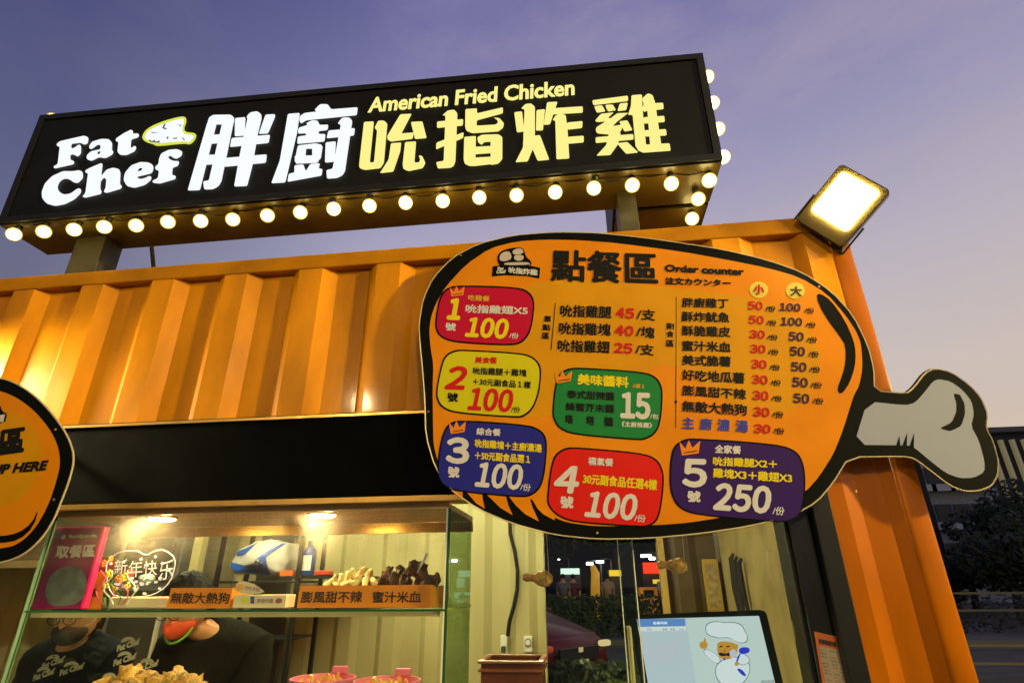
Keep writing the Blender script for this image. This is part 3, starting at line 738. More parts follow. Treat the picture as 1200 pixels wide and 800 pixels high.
for k, (pa_, pb_, py) in enumerate((((343), (415), 796), ((416), (492), 799))):
    A, Bb = at(pa_, py, .20), at(pb_, py, .20); cx = (A.x+Bb.x)/2; rr = (Bb.x-A.x)/2
    zt_ = A.z+.008
    t = thing('frying_basket', ['round pink basket of fries, the left of two at the bottom of the case', 'round pink basket of fries, the right of two at the bottom of the case'][k], 'basket', (cx, .20, 1.0605), 'pink baskets of fries')
    bm = bmesh.new(); lathe(bm, [(rr*.74, 1.0615), (rr*.97, zt_-.012), (rr, zt_-.010), (rr, zt_), (rr*.93, zt_), (rr*.90, zt_-.012), (rr*.70, 1.07)], (cx, .20, 0), 40)
    obj('basket_body', bm, PBK, t, smooth=True)
    hx = at((372, 452)[k], 788, .12)
    box('grip_tab', hx.x-.022, hx.x+.03, .28, .30, zt_, zt_+.022, PBK, t, bev=.004)
    for j in range(13):
        an = j*2.4; r_ = rr*.72*math.sqrt((j+.5)/13)
        c_ = Vector((cx+r_*math.cos(an), .20+r_*math.sin(an), zt_-.012))
        dr = Vector((rnd.uniform(-1, 1), rnd.uniform(-1, 1), rnd.uniform(.2, 1.5))).normalized()*.035
        bm = bmesh.new(); tube(bm, [c_-dr, c_+dr*.5], .0055, 4)
        f_ = obj('french_fry', bm, POT, None); tag(f_, 'golden french fry in the %s pink basket' % ('left' if k == 0 else 'right'), 'french fry', 'golden fries in the %s pink basket' % ('left' if k == 0 else 'right'))

# ------------------------------------------------------------------ planter
pY = .16
A, Bq = at(560, 777, pY), at(638, 775, pY)
plt = thing('planter_box', 'empty brown plastic trough standing below the wall timer', 'planter', ((A.x+Bq.x)/2, pY+.12, 1.0605))
BR = mat('brown_plastic', (.16, .030, .008), .38, var=.2, vscale=10, coat=.15)
x0, x1, zt_ = A.x, Bq.x, A.z
dpt = .17
for nm, (a0, a1, b0, b1, c0, c1) in (('front_wall', (x0+.01, x1-.01, pY, pY+.006, 1.0615, zt_)), ('back_wall', (x0+.01, x1-.01, pY+dpt-.006, pY+dpt, 1.0615, zt_)),
        ('side_wall', (x0+.01, x0+.016, pY+.0065, pY+dpt-.0065, 1.0615, zt_)), ('side_wall', (x1-.016, x1-.01, pY+.0065, pY+dpt-.0065, 1.0615, zt_)), ('trough_floor', (x0+.017, x1-.017, pY+.007, pY+dpt-.007, 1.0615, 1.07))):
    box(nm, a0, a1, b0, b1, c0, c1, BR, plt)
bm = bmesh.new()
for (a0, a1, b0, b1) in ((x0, x1, pY-.012, pY+.010), (x0, x1, pY+dpt-.01, pY+dpt+.012), (x0, x0+.02, pY+.0105, pY+dpt-.0105), (x1-.02, x1, pY+.0105, pY+dpt-.0105)):
    B(bm, a0, a1, b0, b1, zt_+.0005, zt_+.009, .003)
    B(bm, a0+.002, a1-.002, b0+.002, b1-.002, zt_-.022, zt_-.014, .002)
obj('rim', bm, mat('brown_rim', (.30, .075, .02), .35, coat=.2), plt)

# ------------------------------------------------------------------ window panes right of the case
wp = thing('sliding_window', 'pair of frameless sliding glass panes between the display case and the dark jamb', 'window', (.1, .02, 1.06))
e1 = at(724.5, 632, .0).x; e2 = at(737.5, 632, .03).x
box('window_pane', GX1+.012, e2+.004, .001, .007, 1.0605, 1.695, GLASS, wp)
box('window_pane', e1, .6045, .030, .036, 1.0605, 1.695, GLASS, wp)
box('pane_edge', e1-.0025, e1+.0005, .0295, .0365, 1.0605, 1.695, ALU, wp)
box('pane_edge', e2+.0042, e2+.0072, .0005, .0075, 1.0605, 1.695, ALU, wp)
box('seal', .5965, .6043, .0275, .040, 1.0605, 1.695, BLACKF, wp)

# ------------------------------------------------------------------ order screen
def plane3(P0, P1, P2):
    """plane through 3 points; measured lines of sight meet it"""
    n = (P1-P0).cross(P2-P0).normalized()
    if n.dot(Vector((0, CAMY, CAMZ))-P0) < 0: n = -n
    def f(x, y, off):
        q_ = ray(x, y); o_ = Vector((0, CAMY, CAMZ)); t = (P0+n*off-o_).dot(n)/q_.dot(n)
        return o_+q_*t
    return f, n
sT0, sT1 = at(738, 720, .14), at(897, 714, .14)
zlow = 1.10
sB0 = Vector((sT0.x+.006, .085, zlow+.0)); 
spl, sn = plane3(sT0, sT1, sB0)
scr = thing('order_screen', 'black touch screen till showing a cartoon chef beside a blank order list', 'screen', (.33, .12, 1.06))
def quad(pts, pl, off, thick, name, m, par, r=None):
    return poly_on(name, [pts], pl, off, m, par, thick=thick, rnd_=r)
quad([(738, 724), (742, 720), (892, 714), (898, 717), (925, 830), (758, 838)], spl, 0, .012, 'screen_body', mat('black_bezel', (.004, .006, .005), .5, spec=.1), scr, 2)
quad([(746, 725), (889, 721), (914, 826), (765, 832)], spl, .0008, .0005, 'display_area', emi('screen_white', lin((190, 203, 214)), .95), scr)
quad(crop(720, 600, 4, [(335, 498), (678, 486), (775, 890), (400, 900)]), spl, .0014, .0004, 'display_area', emi('screen_pale', lin((200, 214, 214)), .95), scr)
quad(crop(720, 600, 4, [(104, 499), (331, 497), (333, 532), (111, 536)]), spl, .0018, .0004, 'display_header', emi('screen_blue', lin((100, 142, 205)), .95), scr)
quad(crop(720, 600, 4, [(111, 537), (333, 533), (336, 552), (115, 557)]), spl, .0018, .0004, 'display_header', emi('screen_lightgrey', lin((222, 228, 230)), .95), scr)
quad(crop(720, 600, 4, [(150, 610), (290, 605), (310, 700), (160, 705)]), spl, .0018, .0004, 'display_area', emi('screen_faint', lin((194, 200, 214)), .95), scr)
SW = emi('screen_text_white', (.9, .95, 1), 1); SG = emi('screen_text_grey', (.10, .10, .14), 1)
lettering('點餐明細', *crop(720, 600, 4, [(183, 525), (248, 524), (182, 512)]), spl, .0024, SW, scr, bold=.02)
for s_, xa in (('品名', 152), ('數量', 225), ('單價', 262), ('小計', 303)):
    lettering(s_, *crop(720, 600, 4, [(xa, 553), (xa+22, 552), (xa, 543)]), spl, .0024, SG, scr)
# generic cook drawing
def cook(pts, m, k, name='cook_drawing', it=2):
    return poly_on(name, [chaikin(crop(720, 600, 4, pts), it)], spl, .0020+k*.0005, m, scr, thick=.0004)
CL = emi('cook_line', lin((70, 84, 110)), .9); CWt = emi('cook_white', lin((222, 230, 236)), .95); CSk = emi('cook_skin', lin((205, 150, 62)), .9); CBl = emi('cook_blue', lin((50, 60, 200)), 1); CDk = emi('cook_dark', lin((50, 30, 40)), 1)
def cookpair(pts, k):
    cx = sum(p[0] for p in pts)/len(pts); cy = sum(p[1] for p in pts)/len(pts)
    cook(pts, CL, k)
    cook([(cx+(x-cx)*(1-3.2/max(8, abs(x-cx)+10)), cy+(y-cy)*(1-3.2/max(8, abs(y-cy)+10))) for x, y in pts], CWt, k+1)
cookpair([(480, 700), (560, 670), (630, 690), (640, 740), (610, 800), (560, 820), (500, 810), (468, 760)], 0)      # torso
cookpair([(415, 640), (440, 640), (490, 672), (500, 700), (480, 712), (425, 670)], 0)                                     # arm
cookpair([(590, 655), (625, 670), (640, 700), (600, 720), (570, 700)], 2)
cook([(398, 615), (405, 605), (418, 607), (420, 587), (430, 590), (428, 605), (438, 612), (435, 636), (412, 640), (400, 630)], CSk, 2)
cook([(484, 600), (575, 610), (578, 650), (560, 680), (520, 692), (490, 680), (480, 640)], CSk, 3)                    # face
cook([(570, 615), (580, 618), (580, 640), (570, 640)], CSk, 2)
cookpair([(425, 550), (430, 520), (470, 508), (520, 515), (560, 512), (600, 525), (615, 560), (628, 585), (620, 612), (580, 612), (540, 585), (485, 590), (470, 585), (435, 575)], 4)   # hat
cook([(485, 660), (500, 655), (520, 662), (540, 655), (552, 664), (540, 675), (522, 670), (500, 675)], CDk, 5)
cook([(508, 682), (522, 680), (518, 697)], CBl, 6)
cook([(512, 642), (520, 640), (522, 655), (512, 655)], emi('cook_nose', lin((180, 110, 60)), .9), 5)
cook([(490, 628), (505, 622), (508, 628), (492, 634)], CDk, 5); cook([(522, 626), (540, 624), (542, 630), (524, 632)], CDk, 5)
cook([(540, 650), (555, 640), (570, 645), (568, 672), (552, 682), (540, 672)], emi('cook_lilac', lin((200, 195, 220)), .95), 6)
cook([(580, 650), (590, 632), (625, 630), (638, 645), (625, 660), (595, 664)], CBl, 6)
cook([(585, 660), (592, 662), (578, 700), (568, 700)], CBl, 5); cook([(568, 728), (600, 735), (622, 768), (600, 765)], CBl, 5)
cook([(560, 705), (578, 695), (585, 712), (570, 722)], CSk, 7)
lettering('開始點餐', *crop(720, 600, 4, [(690, 800), (750, 797), (688, 786)]), spl, .0024, SG, scr)
box('stand_side', sT0.x-.012, sT0.x-.001, .10, .155, 1.0605, sT0.z-.03, mat('cream_stand', (.75, .52, .26), .4), scr, bev=.004)
box('stand_foot', sT0.x+.08, sT1.x-.1, .16, .30, 1.0605, 1.08, BLACKF, scr, bev=.005)
box('stand_neck', sT0.x+.16, sT1.x-.18, .17, .20, 1.081, 1.25, BLACKF, scr, bev=.005)

# ================================================================== ROOF SIGN
SB = 2.90; sx0, sx1 = -2.441, .594
F0 = Vector((sx0, -.083, SB)); F1 = Vector((sx1, -.083, SB)); FT = Vector((sx0, -.100, 3.492))
sgn, sN = plane3(F0, F1, FT)
up = (FT-F0)
roofsign = thing('roof_sign', 'long black light box sign with lit lettering mounted above the orange container', 'sign', (-1, .05, 2.66))
bm = bmesh.new()
dv = Vector((0, .246, 0))
upR = up*.912; upL = up*1.016
slab(bm, [F0+Vector((0, .004, 0)), F1+Vector((0, .004, 0)), F1+upR+Vector((0, .004, 0)), F0+upL+Vector((0, .004, 0))], dv)
bmesh.ops.recalc_face_normals(bm, faces=bm.faces)
obj('sign_box', bm, mat('black_sign_sheet', (.007, .007, .006), .5, var=.3, vscale=5, spec=.15), roofsign)
# rim
bm = bmesh.new()
un = up.normalized()
def bar3(a, b, w, inwd):
    slab(bm, [a, b, b+inwd*w, a+inwd*w], -sN*.006)
ofs = sN*.0045
bar3(F0+ofs, F1+ofs, .028, un); bar3(F0+upL-un*.028+ofs, F1+upR-un*.028+ofs, .028, un)
bar3(F0+un*.029+ofs, F0+upL-un*.029+ofs, .028, Vector((1, 0, 0))); bar3(F1+un*.029+ofs-Vector((.028, 0, 0)), F1+upR-un*.029+ofs-Vector((.028, 0, 0)), .028, Vector((1, 0, 0)))
bmesh.ops.recalc_face_normals(bm, faces=bm.faces)
obj('sign_rim', bm, BLACKF, roofsign)
box('underside_panel', sx0+.002, sx1-.002, -.075, .16, SB-.006, SB-.0005, mat('bronze_underside', (.075, .047, .005), .38, var=.5, vscale=5, coat=.2), roofsign)
# return box at the right end, running back
box('return_box', .20, sx1-.001, .175, .56, SB-.004, 3.48, MAT['black_sign_sheet'], roofsign, bev=.003)
box('underside_panel', .21, sx1-.010, .18, .55, SB-.012, SB-.0045, MAT['bronze_underside'], roofsign)
SWH = emi('sign_letter_white', (.93, .97, 1.0), 1.02); SYE = emi('sign_letter_yellow', (1.0, .90, .28), 1.0)
def glyph(ox, oy, s, polys, m, r=3.2, nm='lettering'):
    return poly_on(nm, [crop(ox, oy, s, p) for p in polys], sgn, .0025, m, roofsign, thick=.001, rnd_=r/s*2.2)
glyph(210, 110, 6.15, [[(203, 205), (275, 195), (150, 695), (60, 697)], [(203, 210), (215, 170), (245, 152), (370, 150), (397, 172), (396, 205), (385, 222), (210, 222)],
    [(312, 200), (397, 185), (305, 630), (285, 665), (245, 688), (180, 690), (172, 630), (213, 625)], [(235, 295), (305, 292), (285, 357), (215, 362)], [(198, 440), (300, 437), (280, 507), (178, 513)],
    [(402, 175), (478, 168), (472, 302), (400, 308)], [(485, 165), (510, 135), (560, 125), (590, 145), (595, 175), (565, 300), (530, 510), (490, 665), (395, 668), (440, 420), (492, 178)],
    [(622, 150), (692, 147), (690, 170), (640, 287), (573, 290)], [(378, 318), (655, 295), (645, 355), (365, 385)], [(335, 462), (632, 436), (625, 498), (325, 527)]], SWH)
glyph(310, 110, 6.15, [[(168, 145), (255, 138), (235, 280), (150, 640), (48, 645), (110, 480), (150, 250)], [(255, 160), (290, 138), (380, 128), (358, 118), (400, 75), (455, 75), (480, 112), (672, 97), (665, 155), (300, 192), (262, 217), (250, 190)],
    [(245, 245), (310, 225), (300, 212), (345, 190), (385, 195), (395, 225), (460, 222), (455, 262), (390, 270), (390, 290), (440, 290), (432, 345), (235, 362), (240, 308), (300, 300), (300, 285), (240, 288)],
    [(240, 372), (303, 368), (296, 440), (300, 503), (215, 490)], [(342, 360), (420, 375), (405, 470), (345, 500)], [(215, 447), (402, 442), (385, 498), (225, 505)], [(240, 372), (370, 357), (415, 368), (412, 395), (240, 398)],
    [(215, 515), (280, 508), (297, 558), (330, 505), (400, 500), (390, 540), (418, 540), (412, 590), (165, 635), (175, 575), (215, 568)],
    [(440, 350), (515, 342), (505, 490), (435, 497)], [(460, 265), (652, 247), (645, 302), (447, 322)], [(525, 215), (560, 172), (610, 170), (633, 195), (580, 560), (560, 590), (520, 608), (450, 612), (445, 550), (490, 540), (550, 222)]], SWH)
glyph(410, 110, 7.273, [[(120, 240), (205, 235), (170, 585), (205, 585), (232, 312), (210, 292), (240, 230), (290, 228), (320, 255), (290, 590), (260, 635), (130, 650), (85, 635), (78, 610)],
    [(430, 175), (528, 170), (440, 338), (545, 330), (535, 385), (350, 408), (320, 390), (318, 360)], [(520, 240), (618, 235), (655, 378), (555, 387)], [(350, 422), (438, 415), (430, 490), (370, 665), (255, 677), (330, 560)],
    [(470, 412), (565, 405), (550, 585), (590, 585), (600, 560), (585, 525), (615, 528), (645, 590), (620, 635), (500, 660), (455, 640), (450, 600)]], SYE)
glyph(500, 100, 7.273, [[(132, 258), (180, 215), (235, 208), (262, 240), (245, 650), (230, 690), (200, 705), (95, 710), (80, 655), (145, 645), (160, 258)], [(88, 310), (312, 288), (308, 345), (88, 365)], [(82, 490), (315, 400), (312, 450), (80, 548)],
    [(330, 203), (430, 197), (428, 240), (650, 188), (650, 240), (428, 300), (425, 345), (590, 335), (608, 320), (605, 300), (570, 275), (620, 280), (660, 325), (650, 365), (610, 395), (390, 410), (340, 390), (328, 360)],
    [(320, 440), (420, 432), (415, 685), (370, 690), (325, 670), (315, 630)], [(545, 420), (610, 418), (645, 440), (645, 630), (610, 670), (545, 680)], [(430, 445), (470, 422), (600, 418), (600, 480), (490, 485), (470, 510), (440, 490)], [(400, 525), (600, 515), (600, 575), (400, 590)], [(345, 620), (620, 605), (620, 665), (400, 690), (350, 685)]], SYE)
glyph(595, 100, 7.273, [[(55, 230), (122, 222), (142, 395), (78, 403)], [(245, 212), (318, 203), (300, 385), (240, 388)], [(112, 200), (150, 160), (200, 155), (232, 185), (232, 420), (215, 540), (170, 650), (65, 657), (130, 530), (143, 205)], [(215, 430), (275, 425), (355, 635), (255, 645), (212, 545)],
    [(335, 145), (425, 140), (360, 335), (305, 338)], [(400, 195), (640, 180), (640, 235), (380, 250)], [(380, 300), (410, 255), (450, 240), (495, 255), (510, 380), (525, 625), (415, 632), (405, 300)], [(505, 318), (638, 305), (635, 365), (505, 380)], [(510, 440), (648, 430), (648, 488), (510, 500)]], SYE)
glyph(685, 95, 7.273, [[(65, 165), (370, 125), (372, 172), (75, 208)], [(82, 215), (150, 207), (180, 260), (105, 272)], [(175, 205), (240, 200), (270, 250), (200, 262)], [(300, 192), (370, 185), (355, 250), (280, 258)],
    [(140, 280), (250, 268), (200, 315), (220, 320), (280, 275), (375, 272), (280, 345), (240, 385), (330, 370), (310, 430), (250, 460), (110, 448), (95, 425), (100, 395), (180, 345), (110, 352), (88, 340)], [(295, 345), (365, 335), (410, 420), (340, 432)],
    [(95, 480), (415, 452), (418, 500), (95, 530)], [(210, 440), (310, 440), (285, 540), (220, 632), (100, 638), (185, 545)], [(275, 530), (365, 520), (460, 610), (355, 622)],
    [(400, 122), (490, 115), (492, 180), (500, 300), (530, 600), (470, 600), (435, 560), (410, 290), (370, 290), (395, 215)], [(490, 150), (540, 105), (580, 120), (602, 185), (655, 545), (560, 560), (535, 250), (510, 268), (488, 235), (505, 205)],
    [(590, 190), (670, 185), (675, 240), (600, 250)], [(500, 310), (680, 297), (685, 350), (505, 365)], [(510, 420), (695, 410), (700, 465), (515, 475)], [(470, 545), (725, 530), (735, 595), (500, 612), (450, 590)]], SYE)
glyph(45, 145, 8, [[(170, 190), (200, 165), (430, 112), (470, 130), (465, 185), (430, 200), (400, 180), (310, 190), (308, 235), (340, 225), (375, 195), (400, 205), (400, 280), (370, 312), (335, 290), (300, 290), (300, 340), (335, 350), (335, 380), (150, 422), (140, 400), (180, 380), (200, 215), (175, 212)]], SWH, 4)
glyph(45, 145, 8, [[(475, 210), (500, 170), (590, 142), (660, 145), (692, 180), (690, 250), (705, 262), (695, 290), (630, 325), (570, 315), (500, 350), (455, 335), (450, 300), (490, 260), (580, 240), (585, 205), (560, 195), (500, 240), (480, 235)]], SWH, 4)
glyph(45, 145, 8, [[(725, 140), (800, 90), (870, 55), (888, 70), (885, 95), (935, 90), (945, 110), (935, 130), (870, 150), (865, 225), (880, 225), (900, 205), (920, 220), (905, 260), (830, 295), (770, 295), (740, 265), (750, 170), (725, 165)]], SWH, 4)
glyph(45, 145, 8, [[(415, 450), (420, 510), (370, 560), (330, 550), (290, 520), (240, 515), (195, 550), (178, 600), (195, 640), (240, 665), (300, 655), (370, 605), (400, 610), (400, 650), (340, 710), (250, 755), (160, 772), (80, 750), (35, 700), (30, 640), (60, 560), (130, 490), (230, 445), (330, 445), (380, 435)]], SWH, 5)
glyph(45, 145, 8, [[(435, 440), (480, 415), (590, 368), (602, 380), (590, 490), (640, 430), (700, 412), (755, 425), (770, 460), (765, 570), (785, 585), (775, 610), (640, 650), (610, 640), (630, 600), (637, 520), (615, 505), (585, 540), (580, 610), (595, 640), (585, 660), (440, 695), (410, 685), (440, 650), (465, 465), (445, 462)]], SWH, 4)
glyph(100, 145, 8, [[(640, 420), (625, 465), (480, 500), (510, 520), (560, 510), (600, 488), (622, 500), (615, 530), (560, 575), (460, 603), (390, 585), (358, 530), (370, 460), (430, 390), (520, 358), (600, 365), (635, 390)]], SWH, 5)
glyph(100, 145, 8, [[(690, 330), (710, 280), (780, 245), (860, 238), (910, 260), (905, 300), (860, 330), (830, 325), (800, 300), (775, 310), (790, 335), (830, 350), (875, 350), (880, 370), (865, 400), (820, 412), (812, 480), (850, 490), (845, 520), (700, 562), (635, 555), (628, 535), (680, 510), (690, 440), (655, 430), (655, 400), (685, 380)]], SWH, 4)
poly_on('letter_counter', [crop(100, 145, 8, [(485, 447), (512, 413), (537, 420), (525, 440)]), crop(45, 145, 8, [(552, 290), (558, 262), (582, 258), (578, 280)])], sgn, .0045, BLACK, roofsign, thick=.001, rnd_=1)
lettering('American Fried Chicken', (431, 132.2), (673, 111.5), (434, 114.5), sgn, .0025, SYE, roofsign, noff=.018, bold=.02)
LG = [(45, 320), (100, 240), (250, 175), (420, 130), (465, 140), (468, 190), (445, 240), (455, 280), (540, 285), (565, 310), (545, 360), (500, 400), (450, 385), (190, 415), (165, 395), (75, 370)]
poly_on('logo_outline', [chaikin(crop(160, 120, 8, LG), 2)], sgn, .0025, emi('logo_lime', (.85, .92, .10), .85), roofsign, thick=.001)
poly_on('logo_fill', [chaikin(crop(160, 120, 8, [(72, 320), (115, 258), (250, 200), (420, 150), (446, 158), (446, 190), (425, 240), (440, 300), (520, 305), (540, 318), (522, 350), (492, 378), (450, 362), (200, 385), (180, 372), (95, 355)]), 2)], sgn, .0038, SWH, roofsign, thick=.001)
bmk = [[(130, 265), (150, 280), (210, 285), (150, 290)], [(240, 240), (260, 200), (275, 200), (260, 235), (290, 250), (265, 255)], [(110, 355), (130, 350), (140, 365), (170, 352), (180, 368), (215, 358), (218, 380), (130, 372)], [(280, 325), (300, 320), (300, 330), (288, 350)], [(340, 335), (380, 330), (380, 342), (345, 345)], [(420, 320), (455, 350), (440, 355)], [(385, 205), (420, 215), (415, 228)]]
poly_on('logo_marks', [crop(160, 120, 8, p) for p in bmk], sgn, .0052, emi('logo_grey', (.10, .11, .16), 1), roofsign, thick=.0006)
# posts and strut
PST = mat('post_steel', (.035, .026, .005), .5, metal=.1, var=.4, vscale=9)
pz0 = 2.656
aL = at(76, 318, .05); aR = at(111, 316, .05)
box('post', aL.x, aR.x, .05, .15, pz0, SB-.0065, PST, roofsign, bev=.004)
aL = at(727, 269, .05); aR = at(750, 267, .05)
box('post', aL.x, aR.x, .05, .15, pz0, SB-.0065, PST, roofsign, bev=.004)
bm = bmesh.new(); s0 = at(177, 289, .155); s1 = at(187, 312, .25); tube(bm, [Vector((s0.x, .155, SB)), Vector((s1.x, .30, 2.655))], .009, 6)
obj('strut', bm, PST, roofsign)

# ------------------------------------------------------------------ bulb string
bulbm = emi('bulb_glow', (1.0, .76, .24), 22)
shm = bpy.data.materials.new('halo_shell_glow'); shm.use_nodes = True; _t = shm.node_tree; _t.nodes.clear()  # yellow halo around each bulb put into a glowing outer shell
_e = _t.nodes.new('ShaderNodeEmission'); _e.inputs[0].default_value = (1, .62, .05, 1); _e.inputs[1].default_value = 1.3
_p = _t.nodes.new('ShaderNodeBsdfTransparent'); _m = _t.nodes.new('ShaderNodeMixShader'); _m.inputs[0].default_value = .45; _o = _t.nodes.new('ShaderNodeOutputMaterial')
_t.links.new(_p.outputs[0], _m.inputs[1]); _t.links.new(_e.outputs[0], _m.inputs[2]); _t.links.new(_m.outputs[0], _o.inputs[0])
st = thing('string_lights', 'string of round warm bulbs along the edges of the black roof sign', 'string lights', (-1, -.05, 2.9))
BR_ = .029
bmB = bmesh.new(); sphere(bmB, (0, 0, 0), .0245, 3)
bme = bpy.data.meshes.new('bulb'); bmB.to_mesh(bme); bmB.free(); bme.materials.append(bulbm); bme.polygons.foreach_set('use_smooth', [True]*len(bme.polygons))
bmS = bmesh.new(); lathe(bmS, [(.010, BR_*.8), (.013, BR_+.004), (.013, BR_+.020), (.008, BR_+.024)], (0, 0, 0), 10)
bmG = bmesh.new(); sphere(bmG, (0, 0, 0), BR_, 3); gme = bpy.data.meshes.new('bulb_halo_shell'); bmG.to_mesh(gme); bmG.free(); gme.materials.append(shm); gme.polygons.foreach_set('use_smooth', [True]*len(gme.polygons))
sme = bpy.data.meshes.new('socket'); bmS.to_mesh(sme); bmS.free(); sme.materials.append(BLACKF)
bmv = [bme]
for k_ in (12, 32):
    m_ = bme.copy(); m_.materials.clear(); m_.materials.append(emi('bulb_glow_%d' % k_, (1.0, .76, .24) if k_ > 20 else (1, .70, .20), k_)); bmv.append(m_)
def bulb(c, rotm=None):
    c = Vector(c)+Vector((rnd.uniform(-.003, .003), rnd.uniform(-.004, .004), rnd.uniform(-.003, .002)))
    rotm = rotm or (R(rnd.uniform(-12, 12)), R(rnd.uniform(-12, 12)), 0)
    o = bpy.data.objects.new('bulb', bmv[rnd.choice((0, 0, 1, 2))]); C.objects.link(o); o.parent = st; o.matrix_parent_inverse = Matrix.Translation(-Vector(st.location)); o.location = c
    s_ = bpy.data.objects.new('socket', sme); C.objects.link(s_); s_.parent = o
    g_ = bpy.data.objects.new('bulb_halo_shell', gme); C.objects.link(g_); g_.parent = o
    if rotm: o.rotation_euler = rotm
px_ = [(16, 274), (51, 271), (87, 269), (122, 266), (160, 264), (197, 261), (235, 258.5), (273, 258), (313, 252), (352, 249), (391, 244), (433, 241), (476, 238), (518, 235), (562, 231), (606, 228), (650, 224), (695, 220), (740, 217), (786, 215), (832, 212)]
cpts = []
for x, y in px_:
    c_ = at(x, y, -.052); c_.z = min(c_.z, SB-.03)
    c_ = atz(x, y, SB-.050) 
    bulb(c_); cpts.append(c_+Vector((0, 0, BR_+.02)))
for x, y in ((818, 233), (811, 256)):
    c_ = atz(x, y, SB-.052); bulb(c_)
    cpts.append(c_+Vector((0, 0, BR_+.02)))
for x, y in ((829, 89), (835, 120), (841, 152), (848, 185)):
    q_ = ray(x, y); X = sx1+.026; t = X/q_.x; c_ = Vector((X, CAMY+q_.y*t, CAMZ+q_.z*t)); c_.y = max(c_.y, -.07)
    bulb(c_, (0, R(-90), 0))
for x, y in ((63, 131), (200, 120.5), (768, 66.5)):
    q_ = ray(x, y+4); Z = 3.50; 
    Yp = .02; c_ = at(x, y+8.5, Yp); bulb(c_, (R(180), 0, 0))
bm = bmesh.new(); cc_ = []
for i in range(20):
    a_, b_ = cpts[i], cpts[i+1]
    for j in range(6):
        u = j/6; p = a_.lerp(b_, u); p.z -= .016*math.sin(math.pi*u)*(1+.5*math.sin(i*2.3)); cc_.append(p)
cc_.append(cpts[20]); cc_.append(cpts[21]); cc_.append(cpts[22])
tube(bm, cc_, .0028, 5)
obj('cable', bm, BLACKF, st)

# ------------------------------------------------------------------ flood lights
def flood(label, corners, Y, nrm_hint, k, on=40, group=None, P=None, sc=.90):
    P = P or [at(x, y, Y) for x, y in corners]        # top, right, bottom, left
    c_ = sum(P, Vector())/4
    u = (P[1]-P[0]).normalized()                  # long edge down-right
    n = Vector(nrm_hint).normalized(); u = (u-n*u.dot(n)).normalized(); v = n.cross(u)
    if v.z < 0: v = -v
    w = ((P[1]-P[0]).length+(P[2]-P[3]).length)/4*sc; h = ((P[0]-P[3]).length+(P[1]-P[2]).length)/4*sc
    t = thing('flood_light', label, 'flood light', c_, group)
    def rr(w_, h_, r_, off, d_, name, m, bev=0):
        pts = []
        for sx, sy, a0 in ((1, 1, 0), (-1, 1, 90), (-1, -1, 180), (1, -1, 270)):
            for j in range(6):
                a_ = R(a0+j*18); pts.append((sx*(w_-r_)+r_*math.cos(a_), sy*(h_-r_)+r_*math.sin(a_)))
        bm = bmesh.new(); slab(bm, [c_+u*x+v*y+n*off for x, y in pts], -n*d_); bmesh.ops.recalc_face_normals(bm, faces=bm.faces)
        return obj(name, bm, m, t, smooth=True)
    hm = mat('flood_housing', (.06, .045, .015), .4, metal=.2, coat=.2, var=.3)
    rr(w, h, .016, 0, .045, 'housing', hm)
    rr(w*.97, h*.97, .014, .005, .0048, 'bezel', mat('flood_bezel', (.20, .14, .03), .45))
    c0 = c_; c_ = c_+v*h*.14
    rr(w*.73, h*.67, .010, .009, .003, 'lens', emi('flood_lens_%d' % on, (1, .84, .45), on))
    c_ = c0
    # cooling fins on the back
    for j in range(7):
        bm = bmesh.new(); o_ = -w*.75+j*w*.25
        slab(bm, [c_+u*(o_)-v*h*.8-n*.0455, c_+u*(o_+.004)-v*h*.8-n*.0455, c_+u*(o_+.004)+v*h*.8-n*.0455, c_+u*o_+v*h*.8-n*.0455], -n*.02)
        bmesh.ops.recalc_face_normals(bm, faces=bm.faces); obj('fin', bm, hm, t)
    return t, c_, u, v, n, w, h
fx = flood('square flood light shining on the upper right corner of the container', [(975, 195), (1040, 232), (996, 290), (934, 252)], -.10, (-.50, -.80, -.36), 0, 110)
t, c_, u, v, n, w, h = fx
def added_flood():  # unseen flood light added to carry the warm glow at the left
    q_ = Vector((-2.72, -.17, 2.36)); n_ = Vector((.16, .10, -.97)).normalized(); u_ = n_.orthogonal().normalized(); v_ = n_.cross(u_)
    t2, c2_, *_x = flood('added square flood light, unseen past the left end, shining on the ribbed wall', None, 0, tuple(n_), 0, 1500, None, [q_-u_*.11+v_*.1, q_+u_*.11+v_*.1, q_+u_*.11-v_*.1, q_-u_*.11-v_*.1], 1)
    bm = bmesh.new(); tube(bm, [(-2.72, -.001, 2.52), (-2.72, -.12, 2.52), c2_-n_*.045], .008, 6); obj('bracket', bm, PST, t2)
added_flood()
bm = bmesh.new()
tube(bm, [c_-u*(w+.008)-v*h*.1-n*.02, c_-u*(w+.010)-v*(h+.01)-n*.03, Vector((.86, .02, ZT+.008)), ], .004, 6)
tube(bm, [c_+u*(w+.008)-v*h*.2-n*.02, c_+u*(w+.010)-v*(h+.012)-n*.03, Vector((.985, .0, ZT-.06))], .004, 6)
tube(bm, [c_-u*(w+.008)-v*(h+.01)-n*.03, c_+u*(w+.008)-v*(h+.012)-n*.03], .004, 6)
obj('bracket', bm, PST, t)
bm = bmesh.new(); tube(bm, [c_-n*.05, c_-n*.09-v*.05, Vector((.93, .05, ZT+.03)), Vector((.90, .14, ZT+.004)), Vector((.5, .20, ZT+.003))], .005, 6); obj('power_lead', bm, BLACKF, t)

